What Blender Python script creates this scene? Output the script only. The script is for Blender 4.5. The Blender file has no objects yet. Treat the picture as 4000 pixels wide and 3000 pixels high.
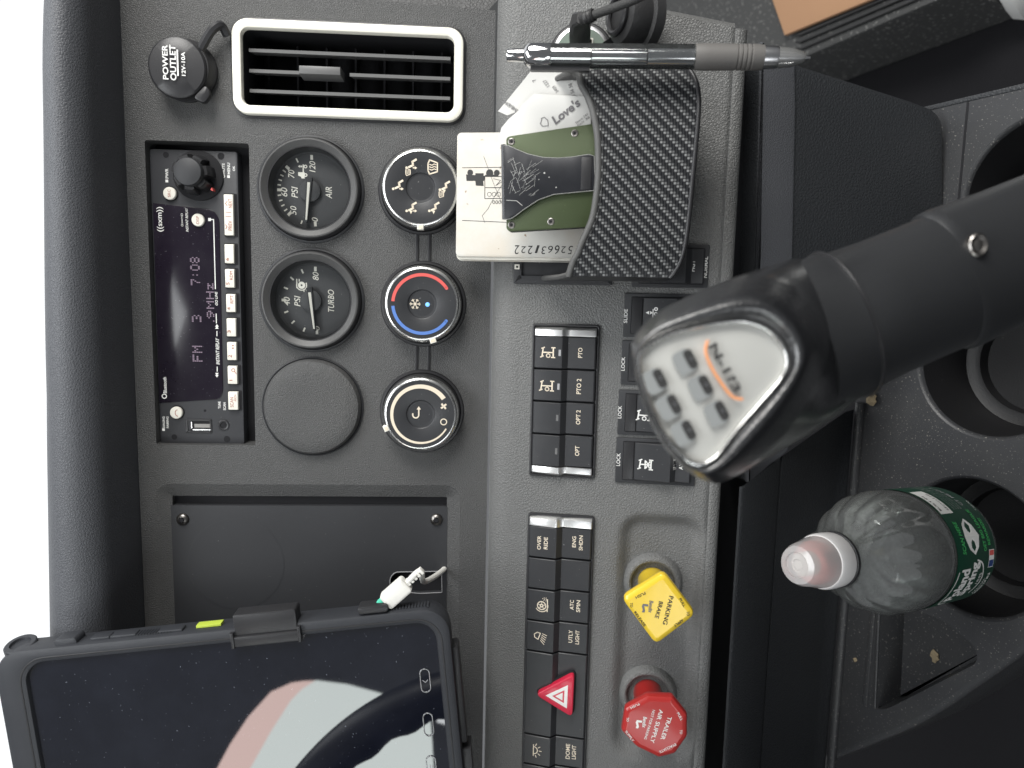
import bpy, bmesh, math, random
from mathutils import Vector, Matrix
random.seed(7)
R = math.radians
SC = bpy.context.scene
COL = SC.collection

# ------------------------------------------------------------------ camera
# The picture was taken by hand with the phone turned on its side: image-right is "down" in the cab,
# image-up is the passenger side.  FOC = focal length in pixels of the 4000 x 3000 photograph.
FOC = 2750.0
def nrm(v): return Vector(v).normalized()
LEFT = nrm((-500, 23000, 2750))                       # cab-left seen from the camera (right, down, forward)
PITCH = R(28)
d0 = Vector((math.cos(PITCH), 0, math.sin(PITCH)))
DOWN = (d0 - d0.dot(LEFT) * LEFT).normalized()
AX, AZ = -LEFT, -DOWN
AY = AZ.cross(AX)
CAM = Vector((0.0, 0.0, 1.30))
def to_world(v): return Vector((AX.dot(v), AY.dot(v), AZ.dot(v)))
cd = bpy.data.cameras.new('camera'); cam = bpy.data.objects.new('camera', cd); COL.objects.link(cam)
cd.sensor_width = 36; cd.lens = 36 * FOC / 4000; cd.clip_start = 0.01; cd.clip_end = 50
er, ed, ef = to_world((1, 0, 0)), to_world((0, 1, 0)), to_world((0, 0, 1))
cam.matrix_world = Matrix(((er.x, -ed.x, -ef.x, CAM.x), (er.y, -ed.y, -ef.y, CAM.y), (er.z, -ed.z, -ef.z, CAM.z), (0, 0, 0, 1)))
cd.dof.use_dof = True; cd.dof.focus_distance = 0.42
cd.dof.aperture_fstop = (cd.lens / 1000) / 0.0030     # entrance pupil about 3 mm, as on a phone
SC.camera = cam
SC.render.engine = 'CYCLES'
SC.cycles.use_denoising = True
SC.cycles.max_bounces = 8; SC.cycles.transparent_max_bounces = 16
SC.view_settings.view_transform = 'Standard'; SC.view_settings.look = 'None'
SC.view_settings.exposure = 0.0; SC.view_settings.gamma = 1.0; SC.view_settings.use_curve_mapping = False

# ------------------------------------------------------------------ light
W = bpy.data.worlds.new('World'); SC.world = W; W.use_nodes = True
W.node_tree.nodes['Background'].inputs['Color'].default_value = (0.93, 0.96, 1.0, 1)
W.node_tree.nodes['Background'].inputs['Strength'].default_value = 0.18
def lamp(name, loc, target, sx, sy, power, color):
    l = bpy.data.lights.new(name, 'AREA'); l.shape = 'RECTANGLE'; l.size = sx; l.size_y = sy
    l.energy = power; l.color = color
    o = bpy.data.objects.new(name, l); COL.objects.link(o)
    o.location = loc
    o.rotation_euler = (Vector(target) - Vector(loc)).to_track_quat('-Z', 'Y').to_euler()
    return o
lamp('passenger_window_light', (0.80, 0.00, 1.60), (0.05, 0.36, 1.12), 0.55, 0.45, 14.5, (1.0, 0.982, 0.945))
lamp('windshield_light', (0.05, 0.22, 1.92), (0.0, 0.30, 1.05), 0.9, 0.30, 7.0, (0.96, 0.985, 1.0))
lamp('rear_driver_fill_light', (-0.75, -0.80, 1.45), (0.05, 0.30, 1.05), 0.5, 0.4, 3.0, (0.95, 0.98, 1.0))  # extra lamp, added as fill from the left and for knob highlights

# ------------------------------------------------------------------ frames: real planes of the dash, calibrated by measuring
class Frame:
    """right-handed local frame: a = cab right, b = up along the surface, c = out towards the driver; millimetres"""
    def __init__(s, o, ea, eb):
        s.o = Vector(o); s.ea = Vector(ea).normalized(); s.eb = (Vector(eb) - Vector(eb).dot(s.ea) * s.ea).normalized()
        s.ec = s.ea.cross(s.eb)
    @property
    def M(s):
        a, b, c, o = s.ea, s.eb, s.ec, s.o
        return Matrix(((a.x, b.x, c.x, o.x), (a.y, b.y, c.y, o.y), (a.z, b.z, c.z, o.z), (0, 0, 0, 1)))
    def P(s, px, py, c=0.0):
        d = to_world(((px - 2000) / FOC, (py - 1500) / FOC, 1))
        o = s.o + s.ec * (c * .001)
        k = (o - CAM).dot(s.ec) / d.dot(s.ec)
        q = CAM + d * k - s.o
        return (q.dot(s.ea) * 1000, q.dot(s.eb) * 1000)
    def W(s, a, b, c=0.0): return s.o + (s.ea * a + s.eb * b + s.ec * c) * .001
    def at(s, a, b, c=0.0): return Frame(s.W(a, b, c), s.ea, s.eb)
    def atp(s, px, py, c=0.0, base=0.0):
        a, b = s.P(px, py, c); return s.at(a, b, base)
    def rot(s, t):
        return Frame(s.o, s.ea * math.cos(t) + s.eb * math.sin(t), s.eb * math.cos(t) - s.ea * math.sin(t))
    def tilt(s, t):   # about the a axis, positive: upper edge away from the driver
        return Frame(s.o, s.ea, s.eb * math.cos(t) - s.ec * math.sin(t))
    def box(s, x0, y0, x1, y1, c=0.0):
        xm, ym = (x0 + x1) / 2, (y0 + y1) / 2
        return (s.P(xm, y1, c)[0], s.P(xm, y0, c)[0], s.P(x1, ym, c)[1], s.P(x0, ym, c)[1])
    def poly(s, pts, c=0.0): return [s.P(x, y, c) for x, y in pts]
def pw(px, py, iz): return CAM + to_world(((px - 2000) / FOC, (py - 1500) / FOC, 1)) * iz

EA = -LEFT
U = Frame(pw(790, 1150, .424), to_world(EA), to_world(-nrm((45000, 650, 2750))))
bseam = U.P(1910, 1500)[1]
L = U.at(0, bseam, 10).tilt(R(10.3))            # lower panel: comes nearer towards its foot
Z_UP = Vector((0, 0, 1)); X_R = Vector((1, 0, 0)); Y_F = Vector((0, 1, 0))
DECK = Frame(pw(3795, 2139, .45), X_R, Y_F)           # horizontal top of the console: a right, b forward, c up

# ------------------------------------------------------------------ materials (procedural)
def mat(name, base, rough=.5, metal=0.0, spec=.5, grain=None, fine=None, specks=None, stain=None, coat=0.0,
        emit=None, trans=0.0, ior=1.45, alpha=1.0, rvar=0.0):
    """grain=(cells per m, strength): leather-like cells; fine=(scale, strength): fine noise relief;
    specks=(scale, threshold, colour): dust; stain=(scale, amount, colour): broad soiling"""
    m = bpy.data.materials.new(name); m.use_nodes = True
    nt = m.node_tree; N = nt.nodes; K = nt.links
    p = N['Principled BSDF']
    p.inputs['Base Color'].default_value = (*base, 1); p.inputs['Roughness'].default_value = rough
    p.inputs['Metallic'].default_value = metal; p.inputs['Specular IOR Level'].default_value = spec
    p.inputs['Coat Weight'].default_value = coat; p.inputs['Coat Roughness'].default_value = .08
    p.inputs['Transmission Weight'].default_value = trans; p.inputs['IOR'].default_value = ior
    p.inputs['Alpha'].default_value = alpha
    if emit:
        p.inputs['Emission Color'].default_value = (*emit[0], 1); p.inputs['Emission Strength'].default_value = emit[1]
    tc = N.new('ShaderNodeTexCoord').outputs['Object']
    def noise(scale, detail=3, rough_=.55):
        n = N.new('ShaderNodeTexNoise'); n.inputs['Scale'].default_value = scale
        n.inputs['Detail'].default_value = detail; n.inputs['Roughness'].default_value = rough_
        K.new(tc, n.inputs['Vector']); return n.outputs['Fac']
    def ramp(src, a, b):
        r = N.new('ShaderNodeMapRange'); r.inputs['From Min'].default_value = a; r.inputs['From Max'].default_value = b
        K.new(src, r.inputs['Value']); return r.outputs['Result']
    col = None
    def mix(fac, c2):
        nonlocal col
        x = N.new('ShaderNodeMix'); x.data_type = 'RGBA'
        K.new(fac, x.inputs['Factor'])
        if col is None: x.inputs['A'].default_value = (*base, 1)
        else: K.new(col, x.inputs['A'])
        x.inputs['B'].default_value = (*c2, 1); col = x.outputs['Result']
    if stain: 
        f = ramp(noise(stain[0], 5, .65), .42, .75)
        q = N.new('ShaderNodeMath'); q.operation = 'MULTIPLY'; q.inputs[1].default_value = stain[1]; K.new(f, q.inputs[0])
        mix(q.outputs[0], stain[2])
    if specks:
        mix(ramp(noise(specks[0], 1.5, .5), specks[1], specks[1] + .05), specks[2])
    if col is not None: K.new(col, p.inputs['Base Color'])
    if rvar:
        r = N.new('ShaderNodeMapRange'); r.inputs['To Min'].default_value = max(0, rough - rvar); r.inputs['To Max'].default_value = rough + rvar
        r.inputs['From Min'].default_value = .3; r.inputs['From Max'].default_value = .7
        K.new(noise(45, 6, .7), r.inputs['Value']); K.new(r.outputs['Result'], p.inputs['Roughness'])
    last = None
    def bump(h, strength, dist):
        nonlocal last
        b = N.new('ShaderNodeBump'); b.inputs['Strength'].default_value = strength; b.inputs['Distance'].default_value = dist
        K.new(h, b.inputs['Height'])
        if last is not None: K.new(last, b.inputs['Normal'])
        last = b.outputs['Normal']
    if grain:
        w = N.new('ShaderNodeTexNoise'); w.inputs['Scale'].default_value = grain[0] * .9; K.new(tc, w.inputs['Vector'])
        s = N.new('ShaderNodeVectorMath'); s.operation = 'SCALE'; s.inputs['Scale'].default_value = .9 / grain[0]; K.new(w.outputs['Color'], s.inputs[0])
        a = N.new('ShaderNodeVectorMath'); a.operation = 'ADD'; K.new(tc, a.inputs[0]); K.new(s.outputs[0], a.inputs[1])
        v = N.new('ShaderNodeTexVoronoi'); v.feature = 'DISTANCE_TO_EDGE'; v.inputs['Scale'].default_value = grain[0]
        K.new(a.outputs[0], v.inputs['Vector'])
        bump(ramp(v.outputs['Distance'], 0, .28), grain[1], .0006)
    if fine: bump(noise(fine[0], 2, .6), fine[1], .0005)
    if last is not None: K.new(last, p.inputs['Normal'])
    return m

M = {}
M['upper'] = mat('charcoal_dash_plastic', (.070, .0705, .071), .50, grain=(900, .5), fine=(1900, .45), stain=(9, .3, (.078, .076, .070)), specks=(900, .78, (.15, .15, .15)))
M['visor'] = mat('dark_grained_pad', (.068, .071, .079), .50, grain=(700, .30), fine=(2200, .15))
M['lower'] = mat('light_grey_dash_plastic', (.134, .1355, .134), .47, grain=(640, .5), fine=(2400, .15), stain=(11, .25, (.112, .112, .108)))
M['side'] = mat('grey_grained_side_trim', (.075, .075, .075), .6, grain=(500, .6))
M['knee'] = mat('black_knee_plastic', (.026, .028, .031), .40, grain=(480, .35), fine=(2300, .12), specks=(700, .79, (.12, .12, .12)))
M['deck'] = mat('dusty_black_console_plastic', (.033, .034, .037), .40, fine=(1500, .30), specks=(760, .665, (.17, .165, .15)), stain=(14, .5, (.055, .055, .054)))
M['blk'] = mat('satin_black_plastic', (.022, .022, .024), .38, fine=(2500, .10), specks=(800, .77, (.15, .15, .15)))
M['blkm'] = mat('matt_black_plastic', (.026, .027, .030), .55, fine=(2500, .15), specks=(850, .76, (.15, .15, .15)))
M['void'] = mat('unlit_black_cavity', (.006, .006, .008), .8)
M['key'] = mat('dark_grey_switch_plastic', (.026, .027, .030), .42, fine=(2600, .10), specks=(700, .75, (.16, .16, .16)), stain=(40, .3, (.042, .042, .043)))
M['face'] = mat('radio_face_plastic', (.034, .035, .039), .5, fine=(2600, .15), specks=(900, .76, (.2, .2, .2)))
M['glass'] = mat('dark_display_glass', (.012, .009, .016), .16, specks=(900, .715, (.10, .095, .11)), stain=(60, .25, (.035, .033, .04)))
M['white'] = mat('ivory_key_plastic', (.72, .70, .63), .45)
M['capc'] = mat('brushed_bright_cap', (.88, .88, .87), .36, metal=1.0)
M['chrome2'] = mat('polished_inner_tube', (.62, .62, .63), .10, metal=1.0)
M['print'] = mat('white_print', (.72, .72, .70), .6)
M['cream'] = mat('cream_print', (.68, .60, .48), .6)
M['redp'] = mat('red_brown_print', (.34, .09, .05), .6)
M['greyp'] = mat('grey_print', (.30, .30, .31), .6)
M['lcd'] = mat('lit_display_segments', (.16, .12, .16), .5, emit=((.80, .58, .80), .10))
M['ventf'] = mat('off_white_painted_frame', (.74, .72, .64), .35, coat=.2, stain=(50, .12, (.5, .47, .4)))
M['vane'] = mat('grey_vane_plastic', (.11, .11, .11), .4)
M['chrome'] = mat('bright_chrome', (.66, .66, .65), .26, metal=1.0, rvar=.05)
M['satin'] = mat('satin_silver', (.50, .50, .51), .30, metal=1.0)
M['steel'] = mat('dark_screw_steel', (.20, .19, .18), .35, metal=1.0)
M['dial'] = mat('grey_gauge_dial', (.052, .053, .056), .55, specks=(800, .73, (.16, .16, .16)))
M['lens'] = mat('gauge_lens', (1, 1, 1), .04, alpha=.06, spec=.5)
M['red'] = mat('red_print', (.62, .10, .09), .5)
M['blue'] = mat('blue_print', (.09, .19, .50), .5)
M['bled'] = mat('lit_blue_lamp', (.1, .3, .7), .4, emit=((.25, .55, 1), .9))
M['amber'] = mat('lit_amber_lamp', (.8, .3, .05), .4, emit=((1, .42, .08), 1.0))
M['yellow'] = mat('yellow_gloss_plastic', (.74, .52, .035), .28, coat=.4, stain=(70, .2, (.55, .38, .04)))
M['redk'] = mat('red_gloss_plastic', (.36, .022, .02), .28, coat=.4, stain=(70, .25, (.33, .03, .025)))
M['hazard'] = mat('translucent_red_plastic', (.52, .018, .05), .35, coat=.25)
M['ink'] = mat('black_ink', (.03, .03, .03), .6)
M['paper'] = mat('soiled_white_card', (.54, .53, .495), .7, stain=(28, .65, (.50, .42, .32)), fine=(600, .10), specks=(260, .74, (.25, .18, .12)))
M['edge'] = mat('page_edges', (.62, .60, .54), .8, fine=(3000, .6))
M['receipt'] = mat('thermal_paper', (.58, .575, .555), .6, fine=(90, .15))
M['ink2'] = mat('faded_grey_ink', (.16, .155, .16), .7)
M['green'] = mat('olive_green_anodised_aluminium', (.040, .056, .022), .42, metal=.3, fine=(3200, .25), specks=(700, .76, (.12, .15, .07)))
M['clip'] = mat('scratched_black_steel', (.020, .021, .025), .33, metal=.2, stain=(60, .2, (.07, .07, .075)))
M['raw'] = mat('bare_worn_metal_edge', (.62, .62, .60), .4, metal=.7)
M['tough'] = mat('black_rubber_case', (.024, .026, .031), .55, fine=(2400, .15), specks=(850, .77, (.15, .15, .15)), stain=(30, .35, (.040, .042, .048)))
M['tscreen'] = mat('smudged_tablet_glass', (.005, .006, .011), .02, spec=1.0, ior=1.6, specks=(600, .72, (.10, .11, .13)), stain=(24, .30, (.018, .021, .032)))
M['cable'] = mat('white_cable_plastic', (.70, .69, .65), .45)
M['mint'] = mat('mint_green_plastic', (.10, .60, .42), .4)
M['lime'] = mat('lime_sticker', (.42, .52, .06), .5)
M['leather'] = mat('black_glossy_leather', (.009, .0095, .011), .36, grain=(380, .22), fine=(1200, .12), spec=1.0, coat=1.0)
M['leather'].node_tree.nodes['Principled BSDF'].inputs['Coat Roughness'].default_value = .22
M['sleeve'] = mat('black_vinyl_sleeve', (.022, .023, .025), .40, fine=(900, .15), spec=.8)
M['knobface'] = mat('frosted_silver_panel', (.50, .50, .475), .42, metal=.25)
M['carbon_rim'] = mat('grey_edge_binding', (.085, .085, .084), .5, fine=(1500, .4))
M['braid'] = mat('black_braided_cord', (.03, .03, .03), .6, fine=(1600, .9))
M['pen'] = mat('smoky_clear_barrel', (.10, .10, .11), .08, metal=.0, spec=.8, coat=.6)
M['clear'] = mat('clear_plastic', (.85, .87, .86), .06, alpha=.30, spec=.8)
M['grip'] = mat('grey_rubber_grip', (.105, .10, .095), .6, fine=(1500, .15))
M['bottle'] = mat('clear_bottle_plastic', (.80, .84, .82), .07, alpha=.20, spec=1.0, ior=1.5)
M['mist'] = mat('misted_inner_wall', (.62, .66, .65), .6, alpha=.16, fine=(500, .8))
M['label'] = mat('dark_green_label', (.006, .045, .025), .35)
M['lgreen'] = mat('bright_green_print', (.06, .42, .12), .5)
M['cap'] = mat('milky_cap_plastic', (.80, .78, .76), .35, alpha=.82)
M['capred'] = mat('salmon_spout_ring', (.80, .24, .20), .5)
M['carton'] = mat('brown_cardboard', (.42, .24, .135), .8, fine=(600, .2), stain=(20, .2, (.36, .2, .11)))
M['floor'] = mat('speckled_black_rubber', (.055, .056, .056), .7, fine=(260, .8), specks=(240, .62, (.17, .17, .165)))
M['well'] = mat('shade_black_carpet', (.006, .006, .008), .95, fine=(500, .8))  # footwell shade put into the colour, so the lamps leave it dark
M['rubber'] = mat('black_rubber', (.022, .022, .023), .5, fine=(900, .3))
M['bag'] = mat('white_plastic_bag', (.75, .75, .73), .5)
M['crumb'] = mat('dry_leaf_crumb', (.30, .24, .15), .9, fine=(900, .8))
M['pillar'] = mat('pale_outside_frame', (.80, .79, .74), .6)

def carbon():
    m = mat('carbon_fibre_weave', (.02, .02, .022), .45, coat=.06, spec=.12)
    nt = m.node_tree; N = nt.nodes; K = nt.links; p = N['Principled BSDF']
    tc = N.new('ShaderNodeTexCoord'); sp = N.new('ShaderNodeSeparateXYZ'); K.new(tc.outputs['Object'], sp.inputs[0])
    def ma(op, a, b=None):
        n = N.new('ShaderNodeMath'); n.operation = op
        for i, v in enumerate((a, b)):
            if v is None: continue
            if isinstance(v, (int, float)): n.inputs[i].default_value = v
            else: K.new(v, n.inputs[i])
        return n.outputs[0]
    cell = 640
    u, v = ma('MULTIPLY', sp.outputs['X'], cell), ma('MULTIPLY', sp.outputs['Y'], cell)
    fu, fv = ma('FLOOR', u), ma('FLOOR', v)
    k = ma('FLOORED_MODULO', ma('SUBTRACT', fu, fv), 4)
    warp = ma('ADD', ma('LESS_THAN', k, .5), ma('MULTIPLY', ma('LESS_THAN', ma('ABSOLUTE', ma('SUBTRACT', k, 1)), .5), .45))
    ru = ma('SUBTRACT', 1, ma('ABSOLUTE', ma('SUBTRACT', ma('MULTIPLY', ma('FRACT', u), 2), 1)))
    rv = ma('SUBTRACT', 1, ma('ABSOLUTE', ma('SUBTRACT', ma('MULTIPLY', ma('FRACT', v), 2), 1)))
    li = ma('ADD', ma('MULTIPLY', warp, ma('MULTIPLY', ma('POWER', ru, .7), ma('POWER', rv, .5))), ma('MULTIPLY', ma('MULTIPLY', ma('SUBTRACT', 1, warp), rv), .10))
    x = N.new('ShaderNodeMix'); x.data_type = 'RGBA'; K.new(li, x.inputs['Factor'])
    x.inputs['A'].default_value = (.0035, .004, .006, 1); x.inputs['B'].default_value = (.30, .305, .305, 1)
    K.new(x.outputs['Result'], p.inputs['Base Color'])
    return m
M['carbon'] = carbon()

# ------------------------------------------------------------------ mesh building
_font = {}
def glyphs(s, shear=0.0, bold=0.0):
    k = (s, shear, bold)
    if k not in _font:
        cu = bpy.data.curves.new('t', 'FONT'); cu.body = s; cu.size = 1; cu.shear = shear; cu.offset = bold
        cu.resolution_u = 3; cu.fill_mode = 'FRONT'
        ob = bpy.data.objects.new('t', cu); COL.objects.link(ob)
        dg = bpy.context.evaluated_depsgraph_get()
        me = bpy.data.meshes.new_from_object(ob.evaluated_get(dg))
        _font[k] = ([tuple(v.co) for v in me.vertices], [tuple(p.vertices) for p in me.polygons])
        bpy.data.objects.remove(ob); bpy.data.curves.remove(cu); bpy.data.meshes.remove(me)
    return _font[k]

def rrect(a0, a1, b0, b1, r, n=6):
    out = []
    for (cx, cy, t0) in ((a1 - r, b1 - r, 0), (a0 + r, b1 - r, 90), (a0 + r, b0 + r, 180), (a1 - r, b0 + r, 270)):
        for i in range(n + 1):
            t = R(t0 + 90 * i / n); out.append((cx + r * math.cos(t), cy + r * math.sin(t)))
    return out
def circ(cx, cy, r, n=32, r2=None):
    return [(cx + r * math.cos(2 * math.pi * i / n), cy + (r2 or r) * math.sin(2 * math.pi * i / n)) for i in range(n)]
def inset(poly, d):
    n = len(poly); out = []
    ar = sum(poly[i][0] * poly[(i + 1) % n][1] - poly[(i + 1) % n][0] * poly[i][1] for i in range(n))
    sg = 1 if ar > 0 else -1
    for i in range(n):
        p0, p1, p2 = (Vector(poly[(i + k) % n]) for k in (-1, 0, 1))
        e1, e2 = (p1 - p0), (p2 - p1)
        if e1.length < 1e-6: e1 = e2
        if e2.length < 1e-6: e2 = e1
        e1, e2 = e1.normalized(), e2.normalized()
        n1, n2 = Vector((-e1.y, e1.x)) * sg, Vector((-e2.y, e2.x)) * sg
        m = n1 + n2
        m = n1 if m.length < 1e-4 else m.normalized()
        out.append(tuple(p1 + m * (d / max(.35, m.dot(n1)))))
    return out
def roundpoly(poly, r, n=5):
    out = []; N_ = len(poly)
    for i in range(N_):
        p0, p1, p2 = (Vector(poly[(i + k) % N_]) for k in (-1, 0, 1))
        rr = r[i] if isinstance(r, (list, tuple)) else r
        d1, d2 = (p0 - p1), (p2 - p1)
        k = min(rr, d1.length * .49, d2.length * .49)
        s, e = p1 + d1.normalized() * k, p1 + d2.normalized() * k
        for j in range(n + 1):
            t = j / n; out.append(tuple((1 - t) ** 2 * s + 2 * t * (1 - t) * p1 + t * t * e))
    return out
def smooth(pts, n=6, closed=False):
    P_ = [Vector(p) for p in pts]; out = []; k = len(P_)
    for i in range(k if closed else k - 1):
        g = (lambda j: P_[j % k]) if closed else (lambda j: P_[max(0, min(k - 1, j))])
        p0, p1, p2, p3 = g(i - 1), g(i), g(i + 1), g(i + 2)
        for j in range(n):
            t = j / n
            out.append(tuple(.5 * ((2 * p1) + (p2 - p0) * t + (2 * p0 - 5 * p1 + 4 * p2 - p3) * t * t + (3 * p1 - p0 - 3 * p2 + p3) * t ** 3)))
    if not closed: out.append(tuple(P_[-1]))
    return out

class MB:
    def __init__(s): s.v = []; s.f = []
    def add(s, v, f):
        o = len(s.v); s.v += [tuple(x) for x in v]; s.f += [tuple(i + o for i in q) for q in f]; return s
    def rings(s, rs, cap0=True, cap1=True, closed=True):
        n = len(rs[0]); v = [p for r in rs for p in r]; f = []
        for k in range(len(rs) - 1):
            for i in range(n if closed else n - 1):
                j = (i + 1) % n
                f.append((k * n + i, k * n + j, (k + 1) * n + j, (k + 1) * n + i))
        if cap0: f.append(tuple(reversed(range(n))))
        if cap1: f.append(tuple((len(rs) - 1) * n + i for i in range(n)))
        return s.add(v, f)
    def prism(s, poly, c0, c1, ch=0.0, draft=0.0):
        """outline extruded from c0 to c1, upper edge rounded by ch"""
        r0 = [(x, y, c0) for x, y in poly]
        rs = [r0]
        base = inset(poly, draft) if draft else poly
        if ch:
            rs.append([(x, y, c1 - ch) for x, y in base])
            rs.append([(x, y, c1 - ch * .3) for x, y in inset(base, ch * .3)])
            rs.append([(x, y, c1) for x, y in inset(base, ch)])
        else: rs.append([(x, y, c1) for x, y in base])
        return s.rings(rs)
    def box(s, a0, a1, b0, b1, c0, c1, ch=0.0):
        return s.prism([(a0, b0), (a1, b0), (a1, b1), (a0, b1)], c0, c1, ch)
    def flat(s, poly, c): return s.add([(x, y, c if not callable(c) else c(x, y)) for x, y in poly], [tuple(range(len(poly)))])
    def ringframe(s, outer, inner, c0, c1, ch=0.6, ci=None):
        """a frame: outer wall, rounded front, inner wall down to ci"""
        ci = c0 if ci is None else ci
        rs = [[(x, y, c0) for x, y in outer], [(x, y, c1 - ch) for x, y in outer], [(x, y, c1 - ch * .3) for x, y in inset(outer, ch * .3)],
              [(x, y, c1) for x, y in inset(outer, ch)],
              [(x, y, c1) for x, y in inset(inner, -ch)], [(x, y, c1 - ch * .3) for x, y in inset(inner, -ch * .3)], [(x, y, c1 - ch) for x, y in inner], [(x, y, ci) for x, y in inner]]
        return s.rings(rs, False, False)
    def lathe(s, prof, n=40, cx=0.0, cy=0.0, cap0=True, cap1=True):
        return s.rings([[(cx + r * math.cos(2 * math.pi * i / n), cy + r * math.sin(2 * math.pi * i / n), z) for i in range(n)] for r, z in prof], cap0, cap1)
    def tube(s, path, rad, n=10, cap=True):
        P_ = [Vector(p) for p in path]; rs = []; up = None
        for i, p in enumerate(P_):
            t = (P_[min(i + 1, len(P_) - 1)] - P_[max(i - 1, 0)]).normalized()
            if up is None: up = t.orthogonal().normalized()
            up = (up - up.dot(t) * t).normalized(); w = t.cross(up)
            r = rad[i] if isinstance(rad, (list, tuple)) else rad
            rs.append([tuple(p + (up * math.cos(2 * math.pi * k / n) + w * math.sin(2 * math.pi * k / n)) * r) for k in range(n)])
        return s.rings(rs, cap, cap)
    def stroke(s, pts, w, c, closed=False):
        P_ = [Vector(p) for p in pts]
        if closed: P_.append(P_[0])
        for p, q in zip(P_, P_[1:]):
            d = (q - p)
            if d.length < 1e-6: continue
            d = d.normalized() * (w * .35); nn = Vector((-d.y, d.x)).normalized() * (w / 2)
            s.flat([tuple(p - d - nn), tuple(q + d - nn), tuple(q + d + nn), tuple(p - d + nn)], c)
        return s
    def disc(s, x, y, r, c, n=20): return s.flat(circ(x, y, r, n), c)
    def arc(s, cx, cy, r0, r1, t0, t1, c, n=40, r0e=None, r1e=None):
        r0e = r0 if r0e is None else r0e; r1e = r1 if r1e is None else r1e
        for i in range(n):
            q = []
            for (k, o) in ((i, 0), (i + 1, 0), (i + 1, 1), (i, 1)):
                f = k / n; t = R(t0 + (t1 - t0) * f)
                r = (r1 + (r1e - r1) * f) if o else (r0 + (r0e - r0) * f)
                q.append((cx + r * math.cos(t), cy + r * math.sin(t)))
            s.flat(q, c)
        return s
    def text(s, body, a0, a1, b0, b1, c, rot=0, shear=0.0, bold=0.0, fn=None):
        """lettering fitted into the rectangle (a0..a1, b0..b1); rot in quarter turns of 90 degrees or any angle in degrees"""
        v, f = glyphs(body, shear, bold)
        if not v: return s
        x0, x1 = min(p[0] for p in v), max(p[0] for p in v); y0, y1 = min(p[1] for p in v), max(p[1] for p in v)
        cx, cy = (a0 + a1) / 2, (b0 + b1) / 2; w, h = abs(a1 - a0), abs(b1 - b0)
        if rot % 180 == 90: w, h = h, w
        t = R(rot); out = []
        for p in v:
            x = ((p[0] - x0) / max(1e-6, x1 - x0) - .5) * w; y = ((p[1] - y0) / max(1e-6, y1 - y0) - .5) * h
            q = (cx + x * math.cos(t) - y * math.sin(t), cy + x * math.sin(t) + y * math.cos(t))
            out.append((*q, c(*q) if callable(c) else c) if fn is None else fn(*q))
        return s.add(out, f)
    def warp(s, fn): s.v = [fn(*p) for p in s.v]; return s
    def build(s, name, m, parent=None, frame=None, angle=35, flip=False):
        me = bpy.data.meshes.new(name)
        me.from_pydata([(x * .001, y * .001, z * .001) for x, y, z in s.v], [], s.f)
        bm = bmesh.new(); bm.from_mesh(me)
        bmesh.ops.recalc_face_normals(bm, faces=bm.faces)
        bm.to_mesh(me); bm.free()
        me.polygons.foreach_set('use_smooth', [True] * len(me.polygons)); me.set_sharp_from_angle(angle=R(angle))
        me.materials.append(M[m] if isinstance(m, str) else m)
        o = bpy.data.objects.new(name, me); COL.objects.link(o)
        if parent is not None: o.parent = parent
        if frame is not None: o.matrix_local = frame.M
        return o
def fill(outer, holes, c):
    """flat sheet with holes"""
    bm = bmesh.new(); es = []
    for lp in [outer] + holes:
        vs = [bm.verts.new((x, y, c)) for x, y in lp]
        es += [bm.edges.new((vs[i], vs[(i + 1) % len(vs)])) for i in range(len(vs))]
    bmesh.ops.triangle_fill(bm, use_beauty=True, use_dissolve=False, edges=es)
    bm.verts.index_update()
    r = ([tuple(v.co) for v in bm.verts], [tuple(v.index for v in f.verts) for f in bm.faces]); bm.free(); return r
def sheet(poly, fn, cuts=4):
    bm = bmesh.new(); vs = [bm.verts.new((x, y, 0)) for x, y in poly]; bm.faces.new(vs)
    bmesh.ops.triangulate(bm, faces=bm.faces[:])
    for _ in range(cuts): bmesh.ops.subdivide_edges(bm, edges=bm.edges[:], cuts=1, use_grid_fill=True)
    for v in bm.verts: v.co.z = fn(v.co.x, v.co.y)
    bm.verts.index_update()
    r = ([tuple(v.co) for v in bm.verts], [tuple(v.index for v in f.verts) for f in bm.faces]); bm.free(); return r
def tag(o, label, cat, group=None):
    o['label'] = label; o['category'] = cat
    if group: o['group'] = group
    return o
def thing(name, fr, label, cat, group=None):
    o = bpy.data.objects.new(name, None); COL.objects.link(o); o.empty_display_size = .02
    o.matrix_world = fr.M
    return tag(o, label, cat, group)
def struct(o): o['kind'] = 'structure'; return o
def sst(t): t = max(0, min(1, t)); return t * t * (3 - 2 * t)

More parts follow.
